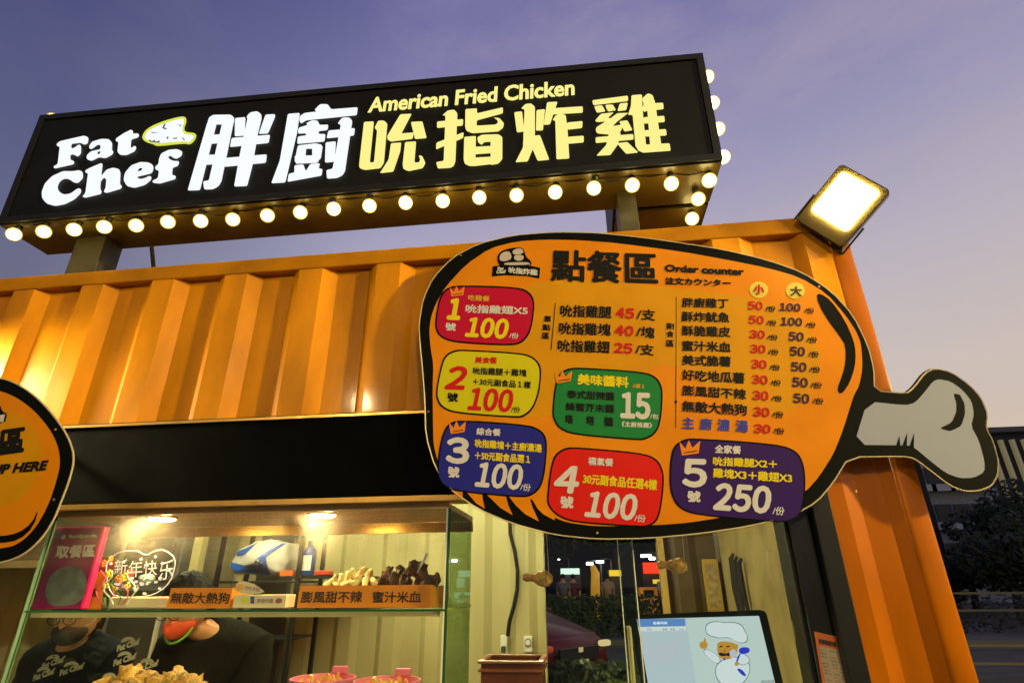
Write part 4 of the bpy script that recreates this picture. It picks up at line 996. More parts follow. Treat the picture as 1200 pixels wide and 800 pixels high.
# ================================================================== ORDER BOARD
YO = -.062
op = lambda x, y, off: at(x, y, YO-off)
board = thing('order_board', 'large drumstick shaped orange menu board with coloured price boxes', 'menu board', (.3, YO, 2.0))
BK = mat('board_black_print', (.0035, .004, .003), .55, spec=.06, bump=.05, bscale=6)
BO = mat('board_orange_print', (.78, .245, .000), .5, spec=.12, var=.10, vscale=5)
BA = mat('board_amber_print', (.68, .29, .000), .5, spec=.12, var=.10, vscale=5)
BW = mat('board_white_print', (.33, .35, .44), .5, spec=.15)
outer_ = [(492, 400), (491, 380), (496, 350), (508, 325), (530, 302), (560, 286), (600, 276), (650, 272), (700, 273), (750, 278), (800, 285), (850, 293), (900, 305), (940, 319), (975, 342), (1000, 370), (1017, 405), (1024, 432), (1024.5, 457.5),
    (1061.7, 461), (1070, 455), (1083.7, 437), (1094.7, 431.6), (1114, 435.7), (1136, 451), (1149.7, 466), (1157.4, 485), (1155.7, 501.7), (1163.4, 515.5), (1170.3, 540), (1169, 556.7), (1162, 569), (1147, 575), (1130.4, 575.5), (1114, 569), (1097.5, 556.7), (1081, 544), (1070, 536.5), (1059, 534.7),
    (994.4, 535.3), (976.5, 565), (957, 588), (930, 603), (880, 616), (820, 625), (760, 630.5), (700, 631.5), (650, 626.5), (600, 613), (560, 596), (530, 575), (510, 548), (499, 510), (498, 470), (495, 430)]
poly_on('board_sheet', [chaikin(outer_, 1, .2)], op, 0, [BK], board, thick=.010)
# pale cut edge
ed = chaikin(outer_, 1, .2); bm = bmesh.new()
bm2 = [at(x, y, YO+.0005) for x, y in ed]; tube(bm, bm2+[bm2[0]], .0022, 4)
obj('board_edge', bm, mat('pale_cut_edge', (.60, .48, .26), .5), board)
oin = [(503, 388), (505, 372), (510, 357), (522, 336), (546, 310), (574, 291), (604, 283), (640, 280.6), (680, 281.5), (725, 285), (800, 295), (850, 304), (900, 314), (937.5, 325), (969, 344), (990.6, 369), (1003, 387.5), (1009, 402), (1011, 430), (1006.7, 452), (1001, 462), (997, 474), (987.5, 504.5), (976.5, 532), (960, 558), (944, 576), (915, 590), (845, 606), (807.5, 612), (770, 615), (700, 616.5), (665, 612), (647.5, 605), (630, 591), (621, 583), (528, 573), (518, 556), (512.7, 539.5), (508, 520), (507.5, 497), (507, 453), (508, 427), (504.7, 408)]
poly_on('orange_field', [chaikin(oin, 1, .2)], op, .0005, BO, board)
K6 = (490, 480, 5.714)
poly_on('orange_field', [crop(*K6, p) for p in ([(220, 538), (298, 548), (297, 612)], [(325, 551), (428, 562), (435, 610), (447, 662), (390, 625)], [(462, 568), (588, 580), (605, 640), (632, 703), (550, 655)], [(610, 582), (745, 580), (765, 650), (808, 745), (720, 700), (655, 640)], [(750, 575), (820, 560), (914, 700), (914, 738), (840, 700), (800, 660)])], op, .0005, BO, board)
poly_on('amber_field', [chaikin([(572, 402), (600, 345), (625, 332), (660, 327), (720, 330), (790, 338), (870, 345), (930, 365), (960, 400), (962, 440), (940, 476), (915, 487), (880, 483), (840, 465), (810, 438), (785, 427), (760, 432), (700, 462), (655, 484), (620, 492), (590, 480), (570, 450)], 2)], op, .0009, BA, board)
poly_on('bone_field', [chaikin([(1016.4, 470), (1061.7, 474.8), (1072.7, 471.5), (1083.7, 459), (1093.3, 446.7), (1100, 444), (1114, 446.7), (1127.7, 456.4), (1138.7, 470), (1141.4, 485), (1137.9, 499), (1147, 515.5), (1153.8, 540), (1153.8, 552.6), (1141.4, 559.5), (1125, 560), (1108.5, 554), (1089, 538.8), (1072.7, 525), (1064.5, 521.5), (1000.7, 521)], 1, .2)], op, .0005, BW, board)
KB = (960, 400, 3.6375)
poly_on('bone_marks', [chaikin(crop(*KB, [(572, 222), (600, 225), (620, 265), (622, 310), (605, 360), (560, 382), (512, 370), (565, 345), (585, 300), (585, 260)]), 1, .15), crop(*KB, [(328, 442), (342, 400), (346, 442)]), crop(*KB, [(355, 442), (375, 387), (374, 443)]), crop(*KB, [(385, 447), (405, 388), (404, 452)])], op, .0009, BK, board)
poly_on('swoosh', [chaikin([(956, 347), (961, 343), (975, 353), (990, 375), (1000, 397), (1003, 412), (1002, 430), (996, 448), (988, 460), (983, 461), (981, 455), (987, 440), (991, 425), (991, 405), (985, 395), (965, 368)], 1)], op, .0012, BK, board)
# screws
for x, y in ((502, 482), (1003, 576), (540, 299), (960, 336), (700, 624)):
    p = op(x, y, .001); bm = bmesh.new(); bmesh.ops.create_icosphere(bm, subdivisions=2, radius=.0035, matrix=Matrix.Translation(p) @ Matrix.Scale(.4, 4, (0, 1, 0))); obj('screw', bm, GOLD, board)
cR = mat('print_crimson', (.50, .004, .035), .5, spec=.12); cY = mat('print_lime', (.62, .55, .005), .5, spec=.12); cB = mat('print_blue', (.018, .02, .26), .5, spec=.12); cG = mat('print_green', (.012, .20, .045), .5, spec=.12); cE = mat('print_red', (.68, .012, .006), .5, spec=.12); cP = mat('print_purple', (.035, .008, .12), .5, spec=.12)
tW = mat('text_white', (.66, .62, .60), .5, spec=.1); tY = mat('text_yellow', (.78, .60, .01), .5, spec=.1); tR = mat('text_red', (.58, .012, .012), .5, spec=.1); tK = mat('text_black', (.010, .010, .008), .5, spec=.1); tD = mat('text_plum', (.06, .02, .05), .5, spec=.1); tB = mat('text_blue', (.05, .06, .38), .5, spec=.1); tG = mat('text_gold', (.70, .38, .03), .5, spec=.1); tC = mat('crown_orange', (.80, .24, .012), .5, spec=.1)
def pbox(K, pts, m):
    p = chaikin(crop(*K, pts), 2)
    cx = sum(a for a, _ in p)/len(p); cy = sum(b for _, b in p)/len(p)
    W_ = max(a for a, _ in p)-min(a for a, _ in p); H_ = max(b for _, b in p)-min(b for _, b in p)
    o_ = poly_on('price_box_border', [p], op, .0013, BK, board)
    poly_on('price_box', [[(cx+(a-cx)*(1-4.0/W_), cy+(b-cy)*(1-4.0/H_)) for a, b in p]], op, .0017, m, board)
K1 = (480, 260, 5); K2 = (490, 400, 7.5); KG = (630, 400, 6.66); K4 = (630, 500, 5.71); K5 = (770, 490, 5.335); KA = (620, 280, 5.717); K3 = (780, 300, 6); KD = (780, 390, 6)
pbox(K1, [(148, 580), (170, 450), (205, 390), (280, 368), (640, 380), (705, 410), (733, 460), (730, 530), (712, 640), (670, 705), (600, 728), (260, 708), (185, 680), (152, 640)], cR)
pbox(K2, [(155, 440), (190, 240), (230, 120), (320, 72), (420, 70), (900, 98), (1010, 130), (1075, 200), (1085, 290), (1065, 460), (1010, 600), (930, 665), (850, 672), (310, 632), (200, 580), (160, 510)], cY)
pbox(K6, [(128, 410), (133, 300), (160, 160), (205, 85), (290, 66), (720, 96), (810, 125), (858, 175), (865, 260), (850, 420), (825, 520), (760, 578), (680, 588), (250, 548), (165, 510), (132, 460)], cB)
pbox(KG, [(112, 540), (128, 370), (160, 250), (240, 205), (350, 202), (830, 234), (930, 275), (972, 350), (978, 430), (965, 610), (930, 715), (850, 765), (780, 772), (270, 728), (165, 680), (120, 610)], cG)
pbox(K4, [(60, 480), (82, 290), (110, 185), (180, 138), (260, 134), (690, 170), (800, 210), (842, 290), (848, 370), (830, 530), (805, 630), (740, 672), (640, 668), (230, 640), (120, 590), (68, 530)], cE)
pbox(K5, [(76, 410), (78, 280), (98, 175), (165, 128), (250, 123), (760, 158), (880, 205), (920, 290), (930, 390), (922, 510), (900, 610), (830, 648), (740, 650), (240, 606), (130, 560), (88, 480)], cP)
def L(K, s, bl, br, tl, m=tK, bold=.03, shear=0, noff=0):
    lettering(s, *crop(*K, [bl, br, tl]), op, .0024, m, board, bold=bold, noff=noff, shear=shear)
L(KA, '點餐區', (150, 276), (860, 304), (160, 74), tK, .030)
for s_, a_, b_, c_ in (('單', (100, 553), (146, 556), (103, 515)), ('點', (90, 609), (141, 612), (93, 570)), ('區', (88, 665), (134, 668), (91, 627))): L(KA, s_, a_, b_, c_, tK, .035)
poly_on('rule_line', [crop(*KA, [(173, 428), (179, 428), (150, 745), (143, 745)])], op, .0013, tK, board)
poly_on('rule_line', [[(792.1, 347.5), (792.9, 347.5), (792.4, 501), (791.6, 501)]], op, .0013, tK, board)
poly_on('rule_dot', [chaikin([(790, 471), (792, 468), (794, 471), (792, 473)], 1)], op, .0013, tK, board)
for s_, n_, u_, yo, xo in (('吮指雞腿', '45', '/支', 0, 0), ('吮指雞塊', '40', '/塊', 117, -8), ('吮指雞翅', '25', '/支', 234, -16)):
    L(KA, s_, (208+xo, 518+yo), (550+xo*.7, 530+yo), (214+xo, 440+yo), tK, .030)
    L(KA, n_, (583+xo*.8, 525+yo), (700+xo*.7, 532+yo), (588+xo*.8, 462+yo), tR, .03, 0, .012)
    L(KA, u_, (722+xo*.6, 537+yo), (842+xo*.5, 547+yo), (728+xo*.6, 466+yo), tK, .028)
for s_, a_, b_, c_ in (('副', (922, 600), (970, 603), (923, 562)), ('食', (921, 654), (970, 657), (922, 616)), ('區', (920, 716), (969, 719), (921, 677))): L(KA, s_, a_, b_, c_, tK, .035)
L(K3, 'Order counter', (-4, 106), (550, 134), (-2, 60), tK, .055, 0, .02)
L(K3, '注文カウンター', (-2, 196), (457, 214), (0, 150), tK, .06)
for cx, cy in ((655, 237), (912, 243)):
    poly_on('size_disc', [[(780+(cx+66*math.cos(a*math.pi/12))/6, 300+(cy+58*math.sin(a*math.pi/12))/6) for a in range(24)]], op, .0013, mat('print_yellow_disc', (.66, .50, .01), .45), board)
L(K3, '小', (620, 266), (690, 268), (622, 202), tR, .05); L(K3, '大', (878, 278), (955, 282), (880, 212), tD, .035)
rows = [(K3, '胖廚雞丁', (115, 357, 440, 365, 118, 292), '50', (582, 373, 680, 378, 584, 318), (703, 388, 770, 392, 708, 347), '100', (803, 383, 945, 390, 806, 330), (975, 402, 1042, 406, 980, 362)),
 (K3, '酥炸魷魚', (115, 457, 448, 466, 118, 390), '50', (588, 473, 688, 478, 590, 418), (710, 488, 777, 492, 714, 447), '100', (812, 485, 957, 492, 815, 430), (983, 502, 1052, 506, 990, 462)),
 (K3, '酥脆雞皮', (117, 557, 455, 568, 118, 488), '30', (592, 575, 694, 580, 595, 520), (715, 588, 785, 593, 720, 549), '50', (866, 592, 967, 598, 870, 533), (990, 608, 1062, 612, 996, 566)),
 (KD, '蜜汁米血', (117, 124, 457, 135, 120, 54), '30', (598, 138, 700, 143, 600, 82), (722, 152, 792, 157, 727, 111), '50', (875, 158, 976, 163, 878, 97), (1003, 170, 1074, 175, 1008, 126)),
 (KD, '美式脆薯', (117, 224, 458, 236, 120, 154), '30', (604, 246, 708, 252, 606, 188), (730, 260, 801, 266, 735, 219), '50', (884, 266, 987, 272, 887, 205), (1012, 276, 1084, 281, 1017, 233)),
 (KD, '好吃地瓜薯', (117, 330, 555, 355, 120, 257), '30', (610, 355, 715, 362, 612, 295), (738, 368, 808, 374, 743, 326), '50', (892, 375, 997, 382, 894, 312), (1020, 388, 1096, 392, 1026, 343)),
 (KD, '膨風甜不辣', (117, 437, 565, 467, 120, 367), '30', (614, 468, 720, 475, 617, 405), (745, 478, 816, 485, 750, 436), '50', (900, 488, 1007, 495, 902, 425), (1033, 498, 1107, 503, 1040, 454)),
 (KD, '無敵大熱狗', (118, 550, 570, 580, 121, 475), '30', (620, 582, 727, 590, 622, 520), (751, 594, 825, 600, 757, 548), None, None, None),
 (KD, None, None, '30', (625, 698, 735, 706, 628, 640), (758, 708, 832, 714, 763, 663), None, None, None)]
for K, s_, a_, n1, b1, c1, n2, b2, c2 in rows:
    f_ = lambda t_: ((t_[0], t_[1]), (t_[2], t_[3]), (t_[4], t_[5]))
    if s_: L(K, s_, *f_(a_), tK, .032)
    L(K, n1, *f_(b1), tR, .02, 0, .012); L(K, '/份', *f_(c1), tK, .03)
    if n2: L(K, n2, *f_(b2), tD, .02, 0, .012); L(K, '/份', *f_(c2), tK, .03)
for s_, a_ in (('主', (118, 668, 198, 672, 122, 592)), ('廚', (243, 677, 325, 682, 246, 597)), ('濃', (366, 684, 447, 690, 370, 605)), ('湯', (495, 692, 577, 698, 498, 612))): L(KD, s_, (a_[0], a_[1]), (a_[2], a_[3]), (a_[4], a_[5]), tB, .035)
# box 1
L(K1, '吃雞餐', (343, 458), (466, 466), (346, 427), tG, .03); L(K1, '吮指雞翅X5', (328, 530), (690, 543), (332, 484), tW, .035)
L(K1, '1', (225, 565), (288, 568), (230, 452), tY, .035, .2, .03); L(K1, '號', (210, 633), (268, 637), (213, 590), tW, .04)
L(K1, '100', (330, 668), (575, 682), (334, 560), tY, .02, .25, .02); L(K1, '/份', (582, 680), (635, 685), (588, 647), tW, .02)
# box 2
L(K2, '美食餐', (498, 188), (690, 195), (503, 133), tR, .04); L(K2, '吮指雞腿＋雞塊', (480, 287), (950, 308), (485, 225), tK, .03)
L(K2, '＋30元副食品1樣', (480, 380), (990, 412), (484, 320), tK, .03); L(K2, '2', (240, 410), (418, 416), (248, 222), tR, .02, .25, .03)
L(K2, '號', (257, 525), (345, 530), (262, 450), tK, .045); L(K2, '100', (440, 595), (828, 618), (446, 408), tR, .015, .25, .01); L(K2, '/份', (815, 622), (892, 628), (822, 570), tK, .02)
# box 3
L(K6, '綜合餐', (390, 166), (550, 175), (393, 120), tW, .04); L(K6, '吮指雞塊＋主廚濃湯', (380, 248), (826, 285), (383, 195), tY, .035)
L(K6, '＋50元副食品選1', (380, 330), (748, 358), (383, 276), tY, .035); L(K6, '3', (192, 350), (332, 353), (198, 192), tW, .03, 0, .03)
L(K6, '號', (200, 448), (272, 452), (203, 380), tW, .045); L(K6, '100', (385, 508), (695, 532), (390, 352), tW, .015, .25, .012); L(K6, '/份', (683, 537), (750, 545), (690, 490), tW, .02)
# sauce box
L(KG, '美味醬料', (312, 332), (708, 358), (316, 253), tY, .045); L(KG, '3選1', (740, 360), (833, 365), (743, 330), tG, .03)
L(KG, '泰式甜辣醬', (230, 440), (600, 460), (233, 378), tK, .035); L(KG, '蜂蜜芥末醬', (218, 537), (597, 557), (222, 475), tK, .035)
for s_, a_, b_, c_ in (('塔', (212, 636), (275, 640), (215, 572)), ('塔', (378, 646), (442, 650), (380, 582)), ('醬', (522, 656), (590, 660), (524, 590))): L(KG, s_, a_, b_, c_, tK, .04)
L(KG, '15', (655, 590), (870, 600), (660, 403), tW, .02, 0, .03); L(KG, '/包', (878, 600), (942, 605), (882, 562), tW, .02); L(KG, '《主廚推薦》', (655, 662), (892, 675), (658, 622), tW, .03)
# box 4
L(K4, '福氣餐', (338, 252), (503, 263), (341, 202), tW, .04); L(K4, '30元副食品任選4樣', (303, 378), (797, 422), (308, 312), tY, .035)
L(K4, '4', (115, 432), (268, 437), (122, 267), tW, .02, .15, .03); L(K4, '號', (153, 538), (235, 542), (156, 464), tW, .045)
L(K4, '100', (320, 595), (660, 622), (326, 432), tW, .015, .25, .012); L(K4, '/份', (647, 632), (720, 638), (652, 584), tW, .02)
# box 5
L(K5, '全家餐', (362, 214), (522, 222), (365, 165), tW, .04); L(K5, '吮指雞腿X2＋', (350, 292), (748, 312), (353, 240), tY, .035)
L(K5, '雞塊X3＋雞翅X3', (350, 367), (842, 402), (353, 311), tY, .035); L(K5, '5', (165, 420), (303, 424), (169, 260), tW, .025, 0, .03)
L(K5, '號', (190, 518), (268, 522), (193, 453), tW, .045); L(K5, '250', (358, 565), (705, 590), (364, 408), tW, .02, .15, .02); L(K5, '/份', (722, 600), (793, 605), (727, 550), tW, .02)
# crowns
def crown(K, x0, y0, x1, y1):
    w_ = x1-x0; h_ = y1-y0
    P = [(.12, 1), (.0, .1), (.28, .55), (.45, 0), (.62, .5), (1, .05), (.92, .85)]
    poly_on('crown', [crop(*K, [(x0+a_*w_, y0+b_*h_) for a_, b_ in P])], op, .0024, tC, board)
    poly_on('crown_line', [crop(*K, [(x0+.2*w_, y0+.80*h_), (x0+.85*w_, y0+.66*h_), (x0+.85*w_, y0+.72*h_), (x0+.2*w_, y0+.86*h_)])], op, .0028, tK, board)
crown(K1, 235, 375, 322, 437); crown(K6, 205, 72, 320, 162); crown(KG, 132, 222, 270, 325); crown(K5, 140, 135, 270, 232)
# logo with banner
poly_on('logo_banner', [crop(*K1, [(487, 260), (560, 250), (700, 255), (765, 268), (760, 332), (690, 318), (560, 312), (480, 320)])], op, .0013, BK, board)
poly_on('logo_outline', [chaikin(crop(*K1, [(515, 235), (515, 190), (555, 160), (640, 147), (672, 158), (678, 200), (715, 232), (712, 258), (530, 258)]), 1)], op, .0017, BK, board)
poly_on('logo_fill', [chaikin(crop(*K1, [(525, 225), (530, 190), (560, 172), (590, 175), (600, 215), (560, 232)]), 1), chaikin(crop(*K1, [(600, 168), (640, 153), (665, 162), (668, 185), (610, 195)]), 1), chaikin(crop(*K1, [(612, 195), (665, 192), (670, 218), (640, 230), (612, 220)]), 1), chaikin(crop(*K1, [(560, 238), (640, 236), (700, 236), (708, 252), (550, 254)]), 1)], op, .0021, mat('logo_pale_print', (.55, .45, .38), .45), board)
L(K1, '吮指炸雞', (580, 298), (748, 314), (582, 264), tW, .04); L(K1, 'Fat', (515, 282), (550, 282), (517, 264), tW, .03, 0, .03); L(K1, 'Chef', (508, 303), (562, 300), (510, 284), tW, .03, 0, .03)

# ================================================================== PICK-UP BOARD (left)
YP = -.26
pp = lambda x, y, off: at(x, y, YP-off)
KP = (0, 430, 3.333)
pb = thing('pickup_board', 'rounded orange pick up counter board with black border at the left end of the fascia', 'sign board', (-2.3, YP, 1.9))
pout = crop(*KP, [(-40, 40), (0, 42), (60, 60), (130, 105), (190, 165), (240, 228), (275, 290), (291, 355), (275, 430), (245, 510), (205, 610), (150, 685), (80, 740), (0, 765), (-120, 770), (-260, 740), (-380, 660), (-440, 540), (-440, 400), (-380, 260), (-260, 130), (-140, 60)])
poly_on('board_sheet', [chaikin(pout, 2)], pp, 0, BK, pb, thick=.010)
bm = bmesh.new(); e_ = [at(x, y, YP+.0005) for x, y in chaikin(pout, 2)]; tube(bm, e_+[e_[0]], .0026, 4); obj('board_edge', bm, MAT['pale_cut_edge'], pb)
for x_, z_ in ((-2.0, 1.98), (-2.25, 1.98), (-2.0, 1.75), (-2.25, 1.75)):
    bm = bmesh.new(); tube(bm, [(x_, YP+.0105, z_), (x_, -.0305, z_)], .009, 8); obj('stand_off', bm, BLACKF, pb, smooth=True)
pin = crop(*KP, [(-40, 88), (0, 92), (60, 115), (130, 165), (190, 235), (225, 300), (237, 370), (222, 440), (185, 550), (130, 640), (65, 695), (0, 708), (-110, 715), (-240, 690), (-340, 620), (-390, 530), (-390, 410), (-335, 285), (-230, 170), (-130, 105)])
poly_on('orange_field', [chaikin(pin, 2)], pp, .0005, BO, pb)
poly_on('amber_field', [chaikin(crop(*KP, [(30, 170), (100, 200), (150, 260), (165, 350), (140, 450), (80, 520), (0, 545), (-120, 550), (-200, 450), (-180, 300), (-80, 200)]), 2)], pp, .0009, BA, pb)
poly_on('crescent_mark', [chaikin(crop(*KP, [(152, 548), (125, 608), (70, 648), (0, 660), (-60, 658), (-60, 680), (0, 688), (75, 675), (132, 622)]), 1)], pp, .0013, BK, pb)
lettering('取餐區', *crop(*KP, [(-222, 375), (88, 332), (-205, 275)]), pp, .0020, tK, pb, bold=.05, shear=0)
lettering('PICK UP HERE', *crop(*KP, [(-170, 432), (188, 400), (-166, 396)]), pp, .0020, tK, pb, bold=.05, shear=.3, noff=.02)
poly_on('logo_print', [chaikin(crop(*KP, [(-90, 175), (-40, 130), (0, 145), (10, 175), (30, 180), (18, 222), (-90, 225)]), 1)], pp, .0013, BK, pb)
poly_on('logo_print', [crop(*KP, [(-10, 188), (20, 184), (12, 214), (-12, 212)])], pp, .0017, tW, pb)
for x, y in ((65, 503), (63, 585)):
    p = pp(x, y, .001); bm = bmesh.new(); bmesh.ops.create_icosphere(bm, subdivisions=2, radius=.004, matrix=Matrix.Translation(p) @ Matrix.Scale(.4, 4, (0, 1, 0))); obj('screw', bm, GOLD, pb)

# ================================================================== HANGING DRUMSTICKS
def drumstick(px0, py0, px1, py1, Y, s0, s1, label, big_right=True):
    a_, b_ = at(px0, py0, Y), at(px1, py1, Y)
    t = thing('hanging_drumstick', label, 'toy drumstick', (a_+b_)/2, 'toy drumsticks hung in the window')
    bm = bmesh.new(); rs = [.008, .013, .011, .010, .013, .018, .022, .024, .020, .010]
    n_ = len(rs); pts = [a_.lerp(b_, i/(n_-1)) for i in range(n_)]
    tube(bm, pts, rs, 18)
    bmesh.ops.subdivide_edges(bm, edges=bm.edges[:], cuts=1, use_grid_fill=True)
    ctr = (a_+b_)/2
    for v in bm.verts:
        v.co += (v.co-ctr).normalized()*noise.fractal(v.co*55, .8, 2, 4)*.006
    obj('batter', bm, CH, t, smooth='all')
    for (sx, sy, ex, ey) in (s0, s1):
        bm = bmesh.new(); tube(bm, [at(sx, sy, Y), at(ex, ey, Y)], .0011, 5); obj('chain', bm, mat('pale_chain', (.55, .48, .34), .4), t)
drumstick(613, 676, 647, 679, .05, (616, 560, 613, 672), (637, 560, 643, 671), 'golden toy drumstick hung on two chains in front of the pale wall')
drumstick(770, 661, 804, 663, .06, (769, 560, 769, 656), (794, 560, 802, 656), 'golden toy drumstick hung on two chains above the order screen')

# ================================================================== PEOPLE
def skin_obj(name, verts, edges, radii, m, parent=None, sub=2, root=0):
    me = bpy.data.meshes.new(name); me.from_pydata([tuple(v) for v in verts], edges, []); me.materials.append(m)
    o = bpy.data.objects.new(name, me); C.objects.link(o)
    if parent is not None: o.parent = parent; o.matrix_parent_inverse = Matrix.Translation(-Vector(parent.location))
    sk_ = o.modifiers.new('skin', 'SKIN'); sk_.use_smooth_shade = True
    for i, r_ in enumerate(radii):
        v = me.skin_vertices[0].data[i]; v.radius = (r_, r_) if not isinstance(r_, tuple) else r_; v.use_root = (i == root)
    o.modifiers.new('sub', 'SUBSURF').levels = sub; o.modifiers['sub'].render_levels = sub
    # bake so it stays one mesh
    dg = bpy.context.evaluated_depsgraph_get(); dg.update()
    me2 = bpy.data.meshes.new_from_object(o.evaluated_get(dg)); o.modifiers.clear(); o.data = me2
    me2.polygons.foreach_set('use_smooth', [True]*len(me2.polygons))
    return o
SKIN = mat('warm_skin', (.50, .24, .11), .5, sss=.15, var=.08, vscale=20)
def head_mesh(c, s, tilt=0, turn=0):
    """head with brow, nose, cheeks, chin; faces -y"""
    bm = bmesh.new(); vs = sphere(bm, (0, 0, 0), 1, 5)
    for v in vs:
        x, y, z = v.co
        X = x*.076; Y = y*.095; Z = z*.115
        if z < -.2:                       # narrow jaw
            k = (-.2-z)/.8; X *= 1-.42*k*k; Y *= 1-.22*k
            if y < 0: Y -= .012*k
        if y < 0:
            Y *= 1-.10*max(0, 1-abs(x)*1.6)          # flatter face
            Y -= .022*math.exp(-((x*.076)/.010)**2-((Z+.018)/.018)**2)      # nose
            Y -= .008*math.exp(-((x*.076)/.007)**2-((Z-.004)/.022)**2)
            for sx in (-1, 1): Y += .008*math.exp(-((X-sx*.030)/.014)**2-((Z-.012)/.010)**2)   # eye sockets
            Y -= .005*math.exp(-((Z-.030)/.008)**2)*(1 if abs(X) < .05 else 0)              # brow
            Y -= .005*math.exp(-(X/.020)**2-((Z+.056)/.007)**2); Y += .004*math.exp(-(X/.022)**2-((Z+.0635)/.003)**2)      # lips
        v.co = (X*s, Y*s, Z*s)
    M_ = Matrix.Translation(c) @ Matrix.Rotation(turn, 4, 'Z') @ Matrix.Rotation(tilt, 4, 'X')
    bmesh.ops.transform(bm, matrix=M_, verts=bm.verts)
    return bm, M_
def make_person(label, hc, sh_w, shz, cloth, tilt, turn, s, mask_m, spine_x, glasses, hair_m, lean=.10, prints=None):
    """hc head centre, shz shoulder height, sh_w half shoulder width"""
    hc = Vector(hc); base = Vector((spine_x, hc.y+.12, ZF))
    p = thing('person', label, 'person', base)
    hipz = ZF+.68; Y0 = hc.y+.12
    neckb = Vector((spine_x, hc.y+.05, shz+.03))
    V_ = [Vector((spine_x, Y0+.05, hipz)), Vector((spine_x, Y0+.03, hipz+.16)), Vector((spine_x, Y0, shz-.12)), Vector((spine_x, Y0-.02, shz-.02)), neckb, hc+Vector((0, .02, -.05))]
    Rr = [(.13, .09), (.12, .085), (.13, .09), (.09, .065), (.052, .052), (.050, .050)]
    E_ = [(0, 1), (1, 2), (2, 3), (3, 4), (4, 5)]
    def arm(sd, el, wr):
        i = len(V_)
        V_.extend([Vector((spine_x+sd*sh_w*.9, Y0-.01, shz-.035)), Vector(el), Vector(wr)]); Rr.extend([(.062, .062), (.042, .042), (.028, .028)])
        E_.extend([(3, i), (i, i+1), (i+1, i+2)])
        return i+2
    wl = arm(-1, (spine_x-sh_w*1.12, Y0-.06, shz-.30), (spine_x-sh_w*.75, Y0-.27, shz-.30))
    wr = arm(1, (spine_x+sh_w*1.12, Y0-.06, shz-.30), (spine_x+sh_w*.70, Y0-.27, shz-.30))
    for sd in (-1, 1):
        i = len(V_)
        V_.extend([Vector((spine_x+sd*.09, Y0+.05, hipz-.08)), Vector((spine_x+sd*.10, Y0, ZF+.38)), Vector((spine_x+sd*.10, Y0+.04, ZF+.06)), Vector((spine_x+sd*.11, Y0-.10, ZF+.03))])
        Rr.extend([(.085, .085), (.058, .058), (.04, .04), (.034, .028)]); E_.extend([(0, i), (i, i+1), (i+1, i+2), (i+2, i+3)])
    body = skin_obj('body', V_, E_, Rr, SKIN, p)
    # shirt : torso and sleeves slightly larger
    Vs = [V_[0]+Vector((0, 0, -.04)), V_[1], V_[2], V_[3]+Vector((0, 0, .0)), neckb.lerp(hc, .18)]
    Rs = [(.19, .14), (.18, .135), (.205, .150), (.170, .115), (.098, .088)]
    Es = [(0, 1), (1, 2), (2, 3), (3, 4)]
    for sd in (-1, 1):
        i = len(Vs); a0 = Vector((spine_x+sd*sh_w*.9, Y0-.01, shz-.030)); el = V_[7] if sd < 0 else V_[10]
        Vs += [a0, a0.lerp(Vector(el), .72)]; Rs += [(.092, .092), (.080, .080)]; Es += [(3, i), (i, i+1)]
    shirt = skin_obj('shirt', Vs, Es, Rs, cloth, p)
    for v in shirt.data.vertices:
        v.co += v.normal*noise.fractal(Vector((v.co.x*14, v.co.y*14, v.co.z*7)), .9, 2, 3)*.006
    # trousers
    Vt = [V_[0]+Vector((0, 0, .02))]; Rt = [(.165, .125)]; Et = []
    for sd in (-1, 1):
        i = len(Vt); Vt += [Vector((spine_x+sd*.09, Y0+.05, hipz-.08)), Vector((spine_x+sd*.10, Y0, ZF+.38)), Vector((spine_x+sd*.10, Y0+.04, ZF+.10))]
        Rt += [(.10, .10), (.075, .075), (.062, .062)]; Et += [(0, i), (i, i+1), (i+1, i+2)]
    skin_obj('trousers', Vt, Et, Rt, mat('dark_trousers', (.02, .02, .03), .8), p)
    # hands: palm and five fingers each, resting over the work top
    for sd, wi in ((-1, wl), (1, wr)):
        w_ = V_[wi]; f = Vector((-sd*.35, -.9, -.1)).normalized(); side = Vector((0, 0, 1)).cross(f).normalized()
        Vh = [w_, w_+f*.035, w_+f*.075]; Rh = [(.024, .020), (.030, .015), (.034, .013)]; Eh = [(0, 1), (1, 2)]
        for j, (o_, ln) in enumerate(((-.028, .058), (-.010, .068), (.009, .064), (.027, .050))):
            i = len(Vh); b0 = w_+f*.078+side*o_; Vh += [b0, b0+f*ln*.5+Vector((0, 0, -.008)), b0+f*ln*.8+Vector((0, 0, -.025))]; Rh += [(.009, .009), (.0085, .0085), (.0075, .0075)]; Eh += [(2, i), (i, i+1), (i+1, i+2)]
        i = len(Vh); b0 = w_+f*.03-side*sd*.030; Vh += [b0, b0+f*.03-side*sd*.022, b0+f*.055-side*sd*.026+Vector((0, 0, -.01))]; Rh += [(.011, .011), (.010, .010), (.0085, .0085)]; Eh += [(1, i), (i, i+1), (i+1, i+2)]
        skin_obj('hand', Vh, Eh, Rh, SKIN, p, 2)
    hb_, M_ = head_mesh(hc, s, tilt, turn)
    head = obj('head', hb_, SKIN, p, smooth='all')
